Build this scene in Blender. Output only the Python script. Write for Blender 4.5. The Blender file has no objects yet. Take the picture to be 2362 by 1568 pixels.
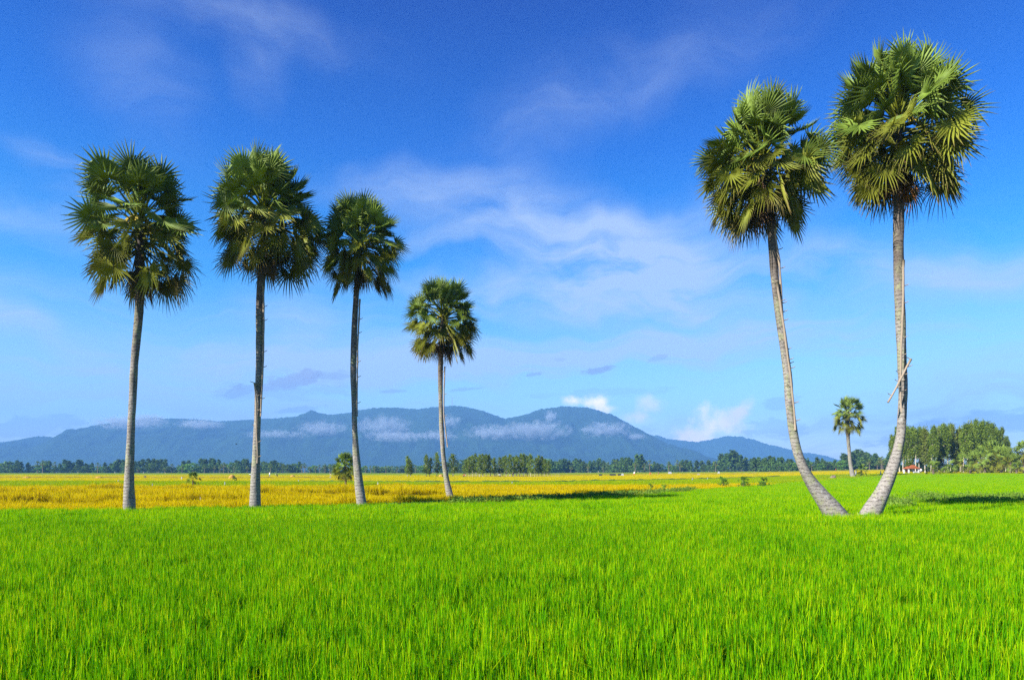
import bpy, math, random
import numpy as np
from mathutils import Vector, Matrix

PI = math.pi
R = math.radians
SC = bpy.context.scene
COL = SC.collection

# ------------------------------------------------------------------ camera
F = 1575.0          # focal length in units of a 2362 wide picture
HZ = 1087.0         # horizon row in a 2362 x 1568 picture
CANOPY = 0.50       # height of the rice
EYE = 2.25
cam_d = bpy.data.cameras.new('camera')
cam = bpy.data.objects.new('camera', cam_d)
COL.objects.link(cam)
SC.camera = cam
cam.location = (0, 0, EYE)
cam.rotation_euler = (R(90), 0, 0)
cam_d.sensor_width = 36.0
cam_d.lens = 36.0 * F / 2362.0
cam_d.shift_y = (HZ - 784.0) / 2362.0
cam_d.clip_start = 0.1
cam_d.clip_end = 60000

# ------------------------------------------------------------------ render and exposure
SC.render.engine = 'CYCLES'
SC.view_settings.view_transform = 'Standard'
SC.view_settings.look = 'None'
SC.view_settings.gamma = 1
SC.view_settings.exposure = 1.5
cy = SC.cycles
cy.max_bounces = 6
cy.diffuse_bounces = 1
cy.glossy_bounces = 2
cy.transmission_bounces = 4
cy.transparent_max_bounces = 8
cy.volume_bounces = 0
cy.use_denoising = False
cy.volume_max_steps = 128
cy.volume_step_rate = 1.0

# ------------------------------------------------------------------ node helpers
def nd(nt, typ, ins=None, **kw):
    n = nt.nodes.new(typ)
    for k, v in kw.items():
        setattr(n, k, v)
    if ins:
        for k, v in ins.items():
            s = n.inputs[k]
            if isinstance(v, bpy.types.NodeSocket):
                nt.links.new(v, s)
            else:
                s.default_value = v
    return n

def mth(nt, op, a, b=0.0, c=0.0, clamp=False):
    n = nd(nt, 'ShaderNodeMath', {0: a, 1: b, 2: c}, operation=op)
    n.use_clamp = clamp
    return n.outputs[0]

def mixc(nt, f, a, b, blend='MIX'):
    n = nt.nodes.new('ShaderNodeMix')
    n.data_type = 'RGBA'; n.blend_type = blend
    for i, v in ((0, f), (6, a), (7, b)):
        if isinstance(v, bpy.types.NodeSocket): nt.links.new(v, n.inputs[i])
        else:
            n.inputs[i].default_value = (tuple(v) + (1,))[:4] if i > 0 else v
    return n.outputs[2]

def sstep(nt, v, a, b, lo=0.0, hi=1.0):
    n = nd(nt, 'ShaderNodeMapRange', {0: v, 1: a, 2: b, 3: lo, 4: hi})
    n.interpolation_type = 'SMOOTHSTEP'
    return n.outputs[0]

def noise(nt, vec, scale, detail=4, rough=0.55, dist=0.0):
    return nd(nt, 'ShaderNodeTexNoise', {'Vector': vec, 'Scale': scale, 'Detail': detail, 'Roughness': rough, 'Distortion': dist}).outputs[0]

# ------------------------------------------------------------------ sun and sky
SUN_EL = R(34)
sun_h = Vector((-1.42, -1.0, 0)).normalized()
SUN_DIR = Vector((sun_h.x * math.cos(SUN_EL), sun_h.y * math.cos(SUN_EL), math.sin(SUN_EL)))
ld = bpy.data.lights.new('sun', 'SUN')
ld.energy = 5.0
ld.angle = R(0.53)
ld.color = (1.0, 0.95, 0.86)
sun = bpy.data.objects.new('sun', ld)
COL.objects.link(sun)
sun.rotation_euler = (-SUN_DIR).to_track_quat('-Z', 'Y').to_euler()
sun.location = (-60, -40, 60)

def azel(px, py):
    u = (px - 1181) / F; v = (HZ - py) / F
    return math.atan2(u, 1.0), math.atan2(v, math.hypot(1, u))

world = bpy.data.worlds.new('World')
SC.world = world
world.use_nodes = True
nt = world.node_tree
bg = nt.nodes['Background']
sky = nd(nt, 'ShaderNodeTexSky', sky_type='NISHITA')
sky.sun_disc = False
sky.sun_elevation = SUN_EL
sky.sun_rotation = math.atan2(SUN_DIR.x, SUN_DIR.y)
sky.air_density = 1.0
sky.dust_density = 0.6
sky.ozone_density = 2.0
SKY_STR = 0.05
# deep tropical blue: the clear part of the sky is strongly saturated
tc = nd(nt, 'ShaderNodeTexCoord').outputs['Generated']
sep = nd(nt, 'ShaderNodeSeparateXYZ', {0: tc})
az = mth(nt, 'ARCTAN2', sep.outputs[0], sep.outputs[1])
el = mth(nt, 'ARCSINE', sep.outputs[2])
gam = nd(nt, 'ShaderNodeGamma', {0: sky.outputs[0], 1: 1.0}).outputs[0]
elc = nd(nt, 'ShaderNodeMapRange', {0: el, 1: 0.0, 2: 0.62}).outputs[0]
tint = nd(nt, 'ShaderNodeValToRGB', {0: elc})
cr = tint.color_ramp
cr.elements[0].position = 0.0; cr.elements[0].color = (2.5, 2.5, 2.3, 1)
cr.elements[1].position = 1.0; cr.elements[1].color = (0.0, 0.30, 1.45, 1)
for p, c in ((0.17, (1.25, 1.95, 2.1, 1)), (0.42, (0.16, 1.28, 2.2, 1)), (0.7, (0.0, 0.70, 2.0, 1))):
    e = cr.elements.new(p); e.color = c
skyc = mixc(nt, 1.0, gam, tint.outputs[0], 'MULTIPLY')
vec0 = nd(nt, 'ShaderNodeCombineXYZ', {0: az, 1: el, 2: 0.0}).outputs[0]
warp = nd(nt, 'ShaderNodeTexNoise', {'Vector': vec0, 'Scale': 7.0, 'Detail': 3.0})
wv = nd(nt, 'ShaderNodeVectorMath', {0: warp.outputs[1], 1: (0.5, 0.5, 0.5)}, operation='SUBTRACT').outputs[0]
wv = nd(nt, 'ShaderNodeVectorMath', {0: wv, 3: 0.10}, operation='SCALE').outputs[0]
vecw = nd(nt, 'ShaderNodeVectorMath', {0: vec0, 1: wv}, operation='ADD').outputs[0]

def ell(px, py, rx, ry, ang, src=None):
    """distance field of an ellipse in the sky: 0 at its middle, 1 on its rim"""
    a0, e0 = azel(px, py)
    m = nd(nt, 'ShaderNodeMapping', {0: src or vecw, 1: (a0, e0, 0), 2: (0, 0, R(ang)), 3: (rx / F, ry / F, 1)})
    m.vector_type = 'TEXTURE'
    return nd(nt, 'ShaderNodeVectorMath', {0: m.outputs[0]}, operation='LENGTH').outputs['Value']

def streak(scale, stretch, ang, detail=6, rough=0.6, off=(0, 0, 0)):
    m = nd(nt, 'ShaderNodeMapping', {0: vecw, 1: off, 2: (0, 0, R(ang)), 3: (1, stretch, 1)})
    return noise(nt, m.outputs[0], scale, detail, rough, 0.4)

st1 = streak(3.2, 5.0, 8, off=(1.3, 0.4, 0))
st2 = streak(5.0, 3.0, -22, off=(5.1, 2.2, 0))
st3 = streak(2.2, 9.0, 2, off=(9.7, 1.1, 0))
veil = None
# (px, py, rx, ry, angle, streak, strength)
CIRRUS = [
    (1400, 590, 420, 130, -14, st2, 0.62), (1330, 520, 330, 34, 3, st1, 0.50), (1560, 660, 260, 90, -8, st2, 0.45),
    (1050, 545, 200, 26, 4, st1, 0.32), (1000, 420, 300, 60, 5, st1, 0.26), (1290, 260, 320, 70, 12, st2, 0.16),
    (1560, 120, 420, 90, 14, st2, 0.13), (560, 30, 330, 60, -4, st2, 0.20), (330, 190, 110, 150, 40, st2, 0.16),
    (590, 140, 80, 70, 60, st2, 0.22), (120, 770, 230, 30, -22, st1, 0.45), (430, 815, 250, 26, -4, st1, 0.50),
    (700, 740, 130, 160, -35, st2, 0.20), (2250, 630, 260, 60, 6, st1, 0.34), (1980, 620, 260, 60, -4, st2, 0.30),
    (1750, 480, 160, 70, -10, st2, 0.22), (160, 400, 120, 40, -28, st1, 0.2), (60, 500, 200, 60, -10, st2, 0.2),
    (1500, 800, 900, 60, 3, st3, 0.34), (600, 850, 700, 50, -2, st3, 0.34), (1250, 700, 420, 60, -6, st2, 0.30),
    (2200, 860, 300, 60, 3, st1, 0.25),
]
for (px, py, rx, ry, ang, st, k) in CIRRUS:
    d = ell(px, py, rx, ry, ang)
    m = sstep(nt, d, 1.35, 0.0)
    s = sstep(nt, st, 0.22, 0.82)
    a = mth(nt, 'MULTIPLY', mth(nt, 'MULTIPLY', m, s), k * (2.6 if py > 300 else 1.4))
    if veil is None: veil = a
    else: veil = mth(nt, 'SUBTRACT', mth(nt, 'ADD', veil, a), mth(nt, 'MULTIPLY', veil, a))
gen = mth(nt, 'MULTIPLY', sstep(nt, st3, 0.42, 0.8), sstep(nt, el, 0.36, 0.04, 0.0, 0.85))
veil = mth(nt, 'ADD', veil, mth(nt, 'ADD', gen, sstep(nt, el, 0.30, 0.0, 0.0, 0.38)), clamp=True)
veil = mth(nt, 'MINIMUM', veil, 0.8)
c1 = mixc(nt, veil, skyc, (5.6, 6.9, 9.3))
# low banks of grey stratus over the hills and pink-white cumulus behind them
cn = noise(nt, vec0, 26.0, 7, 0.62)
cn2 = noise(nt, vec0, 60.0, 6, 0.6)
cnl = noise(nt, nd(nt, 'ShaderNodeMapping', {0: vec0, 3: (1, 2.4, 1)}).outputs[0], 22.0, 7, 0.65, 0.3)
def puff(c, px, py, rx, ry, ang, n, colr, k, lo=0.15, hi=0.55):
    d = ell(px, py, rx, ry, ang, vec0)
    v = mth(nt, 'SUBTRACT', mth(nt, 'MULTIPLY_ADD', mth(nt, 'SUBTRACT', n, 0.5), 2.6, 1.0), d)
    a = mth(nt, 'MULTIPLY', sstep(nt, v, lo, hi), k)
    return mixc(nt, a, c, colr)
GREY = (3.1, 3.9, 6.9); GREYP = (3.7, 4.2, 6.9)
for (px, py, rx, ry, ang, colr, k) in [
        (665, 880, 95, 26, 10, GREYP, .75), (770, 866, 55, 18, 8, GREY, .5), (560, 900, 50, 14, 20, GREY, .5), (680, 945, 80, 9, 8, GREY, .5),
        (905, 903, 45, 7, 0, GREY, .5), (1080, 897, 50, 6, 5, GREY, .45), (1235, 862, 30, 7, 12, GREY, .6), (1375, 855, 48, 10, 8, GREY, .75),
        (1515, 826, 40, 10, 10, GREY, .4), (60, 985, 130, 30, 6, GREY, .4), (1290, 830, 20, 6, 0, GREY, .3), (640, 905, 200, 24, 3, GREY, .25),
        (1780, 990, 90, 30, -6, GREY, .35), (2300, 970, 160, 30, 4, GREY, .55), (2130, 985, 60, 14, 0, GREY, .5), (1800, 930, 60, 20, 6, GREY, .35),
        (1400, 905, 220, 14, 2, GREY, .2), (2090, 1010, 120, 22, 0, GREYP, .5)]:
    c1 = puff(c1, px, py, rx, ry, ang, cnl, colr, k)
PINK = (15.5, 13.2, 13.2); WARM = (20.5, 17.0, 15.4)
for (px, py, rx, ry, ang, colr, k) in [
        (1322, 926, 24, 14, 0, WARM, .95), (1378, 928, 36, 18, 0, WARM, 1.0), (1400, 942, 30, 12, 0, WARM, .8),
        (1468, 960, 34, 18, 0, PINK, .75), (1500, 930, 30, 22, 30, PINK, .6),
        (1600, 1015, 60, 22, 15, PINK, .75), (1640, 985, 62, 40, 28, WARM, .95), (1700, 955, 44, 22, 35, PINK, .85), (1590, 1000, 40, 20, 0, PINK, .8),
        (1450, 1000, 60, 16, 10, GREYP, .5)]:
    c1 = puff(c1, px, py, rx * 1.25, ry * 1.25, ang, cn, colr, k, -0.1, 1.1)
dk = mth(nt, 'MULTIPLY', sstep(nt, cn2, 0.35, 0.7), 0.0)
c1 = nd(nt, 'ShaderNodeVectorMath', {0: c1, 3: 0.77}, operation='SCALE').outputs[0]
nt.links.new(c1, bg.inputs[0])
bg.inputs[1].default_value = SKY_STR

# ------------------------------------------------------------------ object helpers
def props(o, label=None, cat=None, group=None, kind=None):
    if label: o['label'] = label
    if cat: o['category'] = cat
    if group: o['group'] = group
    if kind: o['kind'] = kind
    return o

def thing(name, label, cat, loc=(0, 0, 0), rz=0.0, group=None, scale=1.0):
    o = bpy.data.objects.new(name, None)
    COL.objects.link(o)
    o.empty_display_size = 0.3
    o.location = loc
    o.rotation_euler = (0, 0, rz)
    o.scale = (scale,) * 3 if not isinstance(scale, tuple) else scale
    return props(o, label, cat, group)

class MB:
    """collects geometry for one mesh"""
    def __init__(s):
        s.v = []; s.f = []; s.c = []; s.m = []
    def n(s): return len(s.v)
    def add(s, verts, faces, col=None, mi=0):
        b = len(s.v)
        s.v.extend(verts)
        s.f.extend([tuple(i + b for i in f) for f in faces])
        s.c.extend([col or (1, 1, 1)] * len(verts) if not isinstance(col, list) else col)
        s.m.extend([mi] * len(faces))
    def box(s, c, size, rz=0.0, col=None, mi=0, bev=0.0):
        x, y, z = [k / 2 for k in size]
        vs = []
        cr_, sr = math.cos(rz), math.sin(rz)
        for dz in (-z, z):
            for dx, dy in ((-x, -y), (x, -y), (x, y), (-x, y)):
                vs.append((c[0] + dx * cr_ - dy * sr, c[1] + dx * sr + dy * cr_, c[2] + dz))
        s.add(vs, [(3, 2, 1, 0), (4, 5, 6, 7), (0, 1, 5, 4), (1, 2, 6, 5), (2, 3, 7, 6), (3, 0, 4, 7)], col, mi)
    def tube(s, pts, rad, seg=8, col=None, mi=0, cap=True, warp=None):
        n = len(pts)
        b = len(s.v)
        up = Vector((0, 1, 0)) if abs((Vector(pts[-1]) - Vector(pts[0])).normalized().y) < 0.9 else Vector((1, 0, 0))
        vs = []
        for i, p in enumerate(pts):
            t = (Vector(pts[min(i + 1, n - 1)]) - Vector(pts[max(i - 1, 0)])).normalized()
            a = t.cross(up).normalized(); bb = t.cross(a).normalized()
            for k in range(seg):
                th = 2 * PI * k / seg
                r = rad[i] * (warp(i, k) if warp else 1.0)
                q = Vector(p) + a * (math.cos(th) * r) + bb * (math.sin(th) * r)
                vs.append(tuple(q))
        fs = []
        for i in range(n - 1):
            for k in range(seg):
                k2 = (k + 1) % seg
                fs.append((i * seg + k, i * seg + k2, (i + 1) * seg + k2, (i + 1) * seg + k))
        if cap:
            fs.append(tuple(range(seg))); fs.append(tuple((n - 1) * seg + k for k in reversed(range(seg))))
        s.add(vs, fs, col, mi)
    def mesh(s, name, mats, smooth=False):
        me = bpy.data.meshes.new(name)
        me.from_pydata(s.v, [], s.f)
        me.update()
        ca = me.color_attributes.new('tone', 'FLOAT_COLOR', 'POINT')
        arr = np.ones((len(s.v), 4), np.float32)
        arr[:, :3] = np.array(s.c, np.float32).reshape(-1, 3)
        ca.data.foreach_set('color', arr.ravel())
        for m in (mats if isinstance(mats, (list, tuple)) else [mats]):
            me.materials.append(m)
        me.polygons.foreach_set('material_index', np.array(s.m, np.int32))
        if smooth:
            me.polygons.foreach_set('use_smooth', np.ones(len(s.f), bool))
        me.update()
        return me

def link(name, me, parent=None, loc=None):
    o = bpy.data.objects.new(name, me)
    COL.objects.link(o)
    if parent: o.parent = parent
    if loc: o.location = loc
    return o

def quad_mesh(name, V, Q, C, mats, smooth=False):
    """numpy verts (n,3), quads (m,4), colours (n,3)"""
    me = bpy.data.meshes.new(name)
    me.vertices.add(len(V)); me.vertices.foreach_set('co', np.asarray(V, np.float32).ravel())
    me.loops.add(len(Q) * 4); me.loops.foreach_set('vertex_index', np.asarray(Q, np.int32).ravel())
    me.polygons.add(len(Q))
    me.polygons.foreach_set('loop_start', np.arange(0, len(Q) * 4, 4, dtype=np.int32))
    me.update(calc_edges=True)
    ca = me.color_attributes.new('tone', 'FLOAT_COLOR', 'POINT')
    arr = np.ones((len(V), 4), np.float32); arr[:, :3] = C
    ca.data.foreach_set('color', arr.ravel())
    for m in (mats if isinstance(mats, (list, tuple)) else [mats]): me.materials.append(m)
    if smooth: me.polygons.foreach_set('use_smooth', np.ones(len(Q), bool))
    me.validate()
    return me

def smooth01(x, a, b):
    t = np.clip((np.asarray(x, float) - a) / (b - a), 0, 1)
    return t * t * (3 - 2 * t)

def ground_h(X, Y):
    """the plain rises gently towards the far right"""
    X = np.asarray(X, float); Y = np.asarray(Y, float)
    u = X / np.maximum(Y, 1.0)
    rise = np.interp(u, [0.04, 0.33, .42, .54, .60, .9], [0, 3.5, 6, 9.5, 11.5, 12])
    return Y / F * rise * smooth01(Y, 105, 190)

def onplane(px, py, z=CANOPY):
    Y = (EYE - z) * F / (py - HZ)
    return (px - 1181) / F * Y, Y

def at(px, py, Y):
    return Vector(((px - 1181) / F * Y, Y, EYE + (HZ - py) / F * Y))

def stand(px, Y):
    X = (px - 1181) / F * Y
    return (X, Y, float(ground_h(X, Y)))

# ------------------------------------------------------------------ materials
KA = 0.60     # real-world foliage and bark are dark; the picture is exposed for them
def new_mat(name):
    m = bpy.data.materials.new(name)
    m.use_nodes = True
    nt = m.node_tree
    for n in list(nt.nodes):
        if n.type != 'OUTPUT_MATERIAL': nt.nodes.remove(n)
    return m, nt, nt.nodes['Material Output']

def attr(nt): return nd(nt, 'ShaderNodeAttribute', attribute_name='tone').outputs['Color']

def leaf_mat(name, rough=0.45, transl=0.35, spec=0.4, boost=(1.3, 1.45, 0.5), vary=0.25, scale=0.6, gain=1.0):
    m, nt, out = new_mat(name)
    base = attr(nt)
    pos = nd(nt, 'ShaderNodeNewGeometry').outputs['Position']
    n = noise(nt, pos, scale, 3)
    f = nd(nt, 'ShaderNodeMapRange', {0: n, 1: 0.3, 2: 0.7, 3: (1 - vary) * gain * KA, 4: (1 + vary) * gain * KA}).outputs[0]
    base = nd(nt, 'ShaderNodeVectorMath', {0: base, 3: f}, operation='SCALE').outputs[0]
    p = nd(nt, 'ShaderNodeBsdfPrincipled', {'Base Color': base, 'Roughness': rough, 'Specular IOR Level': spec})
    tcol = nd(nt, 'ShaderNodeVectorMath', {0: base, 1: boost}, operation='MULTIPLY').outputs[0]
    t = nd(nt, 'ShaderNodeBsdfTranslucent', {'Color': tcol})
    mx = nd(nt, 'ShaderNodeMixShader', {0: transl, 1: p.outputs[0], 2: t.outputs[0]})
    nt.links.new(mx.outputs[0], out.inputs[0])
    return m

def plain(name, col, rough=0.8, bump=0.0, scale=20.0, vary=0.15, use_attr=False, spec=0.3):
    m, nt, out = new_mat(name)
    tcx = nd(nt, 'ShaderNodeTexCoord').outputs['Object']
    n = noise(nt, tcx, scale, 5)
    f = nd(nt, 'ShaderNodeMapRange', {0: n, 1: 0.3, 2: 0.7, 3: (1 - vary) * KA, 4: (1 + vary) * KA}).outputs[0]
    if use_attr: c = attr(nt)
    else: c = nd(nt, 'ShaderNodeRGB').outputs[0]; c.default_value = tuple(col) + (1,)
    c = nd(nt, 'ShaderNodeVectorMath', {0: c, 3: f}, operation='SCALE').outputs[0]
    p = nd(nt, 'ShaderNodeBsdfPrincipled', {'Base Color': c, 'Roughness': rough, 'Specular IOR Level': spec})
    if bump:
        b = nd(nt, 'ShaderNodeBump', {'Strength': 0.8, 'Distance': bump, 'Height': n})
        nt.links.new(b.outputs[0], p.inputs['Normal'])
    nt.links.new(p.outputs[0], out.inputs[0])
    return m

def rice_mat(name, stops, scale=0.35, transl=0.45, gain=1.0):
    """blades: the tone attribute picks a colour along the ramp, patches of the field shift it"""
    m, nt, out = new_mat(name)
    a = nd(nt, 'ShaderNodeSeparateXYZ', {0: attr(nt)}).outputs[0]
    pos = nd(nt, 'ShaderNodeNewGeometry').outputs['Position']
    px = nd(nt, 'ShaderNodeMapping', {0: pos, 3: (1, 0.6, 0.15)}).outputs[0]
    n = noise(nt, px, scale, 4, 0.6)
    sh = nd(nt, 'ShaderNodeMapRange', {0: n, 1: 0.3, 2: 0.7, 3: -0.10, 4: 0.10}).outputs[0]
    v = mth(nt, 'ADD', a, sh, clamp=True)
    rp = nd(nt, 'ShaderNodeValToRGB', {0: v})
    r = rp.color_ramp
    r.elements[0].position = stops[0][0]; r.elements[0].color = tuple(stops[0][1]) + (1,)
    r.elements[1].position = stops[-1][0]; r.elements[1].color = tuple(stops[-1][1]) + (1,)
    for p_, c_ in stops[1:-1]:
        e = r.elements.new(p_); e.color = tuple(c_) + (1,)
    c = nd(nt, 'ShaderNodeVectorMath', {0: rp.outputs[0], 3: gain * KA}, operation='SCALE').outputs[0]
    p = nd(nt, 'ShaderNodeBsdfPrincipled', {'Base Color': c, 'Roughness': 0.7, 'Specular IOR Level': 0.03})
    t = nd(nt, 'ShaderNodeBsdfTranslucent', {'Color': nd(nt, 'ShaderNodeVectorMath', {0: c, 1: (1.2, 1.2, .6)}, operation='MULTIPLY').outputs[0]})
    mx = nd(nt, 'ShaderNodeMixShader', {0: transl, 1: p.outputs[0], 2: t.outputs[0]})
    nt.links.new(mx.outputs[0], out.inputs[0])
    return m

GREEN = [(0.0, (0.012, 0.10, 0.002)), (0.30, (0.07, 0.30, 0.002)), (0.55, (0.18, 0.48, 0.001)), (0.8, (0.40, 0.62, 0.002)), (1.0, (0.64, 0.66, 0.01))]
GOLD = [(0.0, (0.16, 0.10, 0.002)), (0.22, (0.55, 0.42, 0.003)), (0.5, (0.66, 0.54, 0.002)), (0.75, (0.76, 0.56, 0.003)), (1.0, (0.78, 0.44, 0.01))]
LIME = [(0.0, (0.14, 0.34, 0.003)), (0.5, (0.42, 0.58, 0.003)), (1.0, (0.68, 0.62, 0.006))]
YELL = [(0.0, (0.40, 0.45, 0.003)), (0.5, (0.70, 0.60, 0.004)), (1.0, (0.80, 0.50, 0.01))]
M_green = rice_mat('rice_green', GREEN, gain=1.36)
M_gold = rice_mat('rice_gold', GOLD, 0.22, gain=1.35)
M_lime = rice_mat('rice_lime', LIME, 0.12, gain=1.15)
M_yell = rice_mat('rice_yellow', YELL, 0.05, gain=1.3)
M_brown = rice_mat('stubble_brown', [(0.0, (0.16, 0.17, 0.02)), (0.5, (0.34, 0.25, 0.06)), (1.0, (0.42, 0.29, 0.10))], 0.08)
M_palm = leaf_mat('palm_leaf', 0.55, 0.05, 0.14, boost=(1.5, 1.6, 0.5))
M_palm2 = leaf_mat('young_palm_leaf', 0.6, 0.2, 0.1, boost=(1.5, 1.6, 0.5), gain=1.15)
M_euc = leaf_mat('feathery_leaf', 0.7, 0.30, 0.08, scale=0.35, gain=1.8)
M_far = leaf_mat('far_leaf', 0.7, 0.25, 0.05, scale=0.12, gain=1.7)
M_wood = plain('dry_bamboo', (0.42, 0.33, 0.24), 0.7, 0.01, 30)
M_pale = plain('pale_bark', (0.62, 0.54, 0.42), 0.9, 0.02, 8)
M_dbark = plain('dark_bark', (0.20, 0.15, 0.11), 0.95, 0.05, 6)
M_white = plain('white_paint', (0.8, 0.8, 0.78), 0.6, 0, 5, 0.05)
M_cloth = plain('white_plastic', (0.45, 0.47, 0.5), 0.5, 0, 5, 0.08)
M_tile = plain('red_roof_tile', (0.42, 0.12, 0.035), 0.7, 0.02, 12)
M_soil = plain('soil', (0.10, 0.07, 0.03), 0.95, 0.03, 3)
M_attr = plain('toned', (1, 1, 1), 0.8, 0, 9, 0.15, use_attr=True)
M_straw = plain('straw', (0.62, 0.34, 0.07), 0.95, 0.1, 5)
M_dark = plain('dark_tarp', (0.03, 0.035, 0.04), 0.7, 0, 3)

def bark_mat():
    m, nt, out = new_mat('palm_bark')
    oc = nd(nt, 'ShaderNodeTexCoord').outputs['Object']
    hgt = nd(nt, 'ShaderNodeSeparateXYZ', {0: attr(nt)})       # x: fraction of the height, y: metres along the trunk
    fr = hgt.outputs[0]
    n1 = noise(nt, nd(nt, 'ShaderNodeMapping', {0: oc, 3: (1, 1, 0.6)}).outputs[0], 3.0, 6, 0.65)
    n2 = noise(nt, nd(nt, 'ShaderNodeMapping', {0: oc, 3: (1.2, 1.2, 2.0)}).outputs[0], 7.0, 5, 0.7)
    n3 = noise(nt, nd(nt, 'ShaderNodeMapping', {0: oc, 3: (1, 1, 1)}).outputs[0], 1.1, 3)
    ringn = noise(nt, nd(nt, 'ShaderNodeMapping', {0: oc, 3: (0.5, 0.5, 16)}).outputs[0], 1.3, 3, 0.6)
    upper = mixc(nt, sstep(nt, n2, .25, .75), (0.13, 0.10, 0.08), (0.28, 0.23, 0.19))
    lower = mixc(nt, sstep(nt, n2, .25, .72), (0.33, 0.285, 0.25), (0.56, 0.515, 0.46))
    fr2 = mth(nt, 'ADD', fr, mth(nt, 'MULTIPLY', mth(nt, 'SUBTRACT', n3, .5), .35))
    base = mixc(nt, sstep(nt, fr2, .42, .75), lower, upper)
    # lichen: pale greenish patches through the middle of the trunk
    lic = mth(nt, 'MULTIPLY', sstep(nt, n1, .50, .60), sstep(nt, fr2, .80, .55))
    base = mixc(nt, mth(nt, 'MULTIPLY', lic, 0.75), base, (0.46, 0.47, 0.26))
    # dark cracks and old leaf scars
    wv = nd(nt, 'ShaderNodeTexWave', {'Vector': oc, 'Scale': 1.9, 'Distortion': 9.0, 'Detail': 4.0, 'Detail Scale': 1.4, 'Detail Roughness': 0.75}, bands_direction='Z').outputs['Fac']
    cr_ = mth(nt, 'MULTIPLY', sstep(nt, wv, .22, .05), sstep(nt, n2, .62, .45))
    spot = sstep(nt, noise(nt, oc, 14.0, 3, .6), .64, .72)
    dark = mth(nt, 'MAXIMUM', mth(nt, 'MULTIPLY', cr_, .55), mth(nt, 'MULTIPLY', spot, .65))
    base = mixc(nt, dark, base, (0.06, 0.045, 0.04))
    st_ = noise(nt, nd(nt, 'ShaderNodeMapping', {0: oc, 3: (2.2, 2.2, .55)}).outputs[0], 1.6, 5, .65)
    base = mixc(nt, mth(nt, 'MULTIPLY', sstep(nt, st_, .48, .66, 0, .5), sstep(nt, fr, .05, .4, .35, 1.0)), base, (0.11, 0.10, 0.075))
    pale = noise(nt, oc, 5.0, 4, .7)
    base = mixc(nt, mth(nt, 'MULTIPLY', sstep(nt, pale, .60, .68), sstep(nt, fr, .6, .2)), base, (0.62, 0.60, 0.55))
    h = mth(nt, 'ADD', mth(nt, 'MULTIPLY', ringn, .7), mth(nt, 'MULTIPLY', n2, .8))
    h = mth(nt, 'SUBTRACT', h, mth(nt, 'MULTIPLY', dark, .8))
    b = nd(nt, 'ShaderNodeBump', {'Strength': 1.0, 'Distance': 0.018, 'Height': h})
    p = nd(nt, 'ShaderNodeBsdfPrincipled', {'Base Color': nd(nt, 'ShaderNodeVectorMath', {0: base, 3: KA * .84}, operation='SCALE').outputs[0], 'Roughness': 0.9, 'Specular IOR Level': 0.2, 'Normal': b.outputs[0]})
    nt.links.new(p.outputs[0], out.inputs[0])
    return m
M_bark = bark_mat()

# ------------------------------------------------------------------ ground and hills
def ground_mat():
    m, nt, out = new_mat('ground')
    pos = nd(nt, 'ShaderNodeNewGeometry').outputs['Position']
    n = noise(nt, pos, 0.02, 5)
    n2 = noise(nt, pos, 2.0, 4)
    c = mixc(nt, sstep(nt, n, .35, .65), (0.08, 0.10, 0.015), (0.12, 0.09, 0.015))
    c = mixc(nt, sstep(nt, n2, .3, .7, 0, .5), c, (0.08, 0.06, 0.03))
    p = nd(nt, 'ShaderNodeBsdfPrincipled', {'Base Color': nd(nt, 'ShaderNodeVectorMath', {0: c, 3: KA}, operation='SCALE').outputs[0], 'Roughness': 0.95, 'Specular IOR Level': 0.1})
    nt.links.new(p.outputs[0], out.inputs[0])
    return m
M_ground = ground_mat()

def grid_sheet(name, xs, ys, zf, mat, smooth=True):
    X, Y = np.meshgrid(xs, ys)
    Z = zf(X, Y)
    V = np.stack([X.ravel(), Y.ravel(), Z.ravel()], 1)
    nx, ny = len(xs), len(ys)
    i = np.arange(nx - 1); j = np.arange(ny - 1)
    I, J = np.meshgrid(i, j)
    a = (J * nx + I).ravel()
    Q = np.stack([a, a + 1, a + nx + 1, a + nx], 1)
    return quad_mesh(name, V, Q, np.ones((len(V), 3)), mat, smooth)

gx = np.concatenate([np.linspace(-8500, -700, 14), np.linspace(-650, 1300, 110), np.linspace(1500, 8500, 14)])
gy = np.concatenate([[-60, -20, 0, 30, 60, 90], np.arange(100, 320, 6), np.linspace(330, 1400, 40), np.linspace(1600, 7600, 10)])
g = link('ground', grid_sheet('ground', gx, gy, lambda X, Y: ground_h(X, Y), M_ground))
props(g, 'flat ground of the plain under the paddies', None, None, 'structure')

def vnoise(x, seed, octs=5, f0=1.0, gain=0.5):
    """smooth 1-d value noise"""
    rs = np.random.RandomState(seed)
    out = np.zeros_like(np.asarray(x, float)); a = 1.0; f = f0
    for _ in range(octs):
        tb = rs.rand(4096) * 2 - 1
        xx = np.asarray(x) * f + 1000; i = np.floor(xx).astype(int); t = xx - i; t = t * t * (3 - 2 * t)
        out += a * (tb[i % 4096] * (1 - t) + tb[(i + 1) % 4096] * t)
        a *= gain; f *= 2.03
    return out

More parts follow.
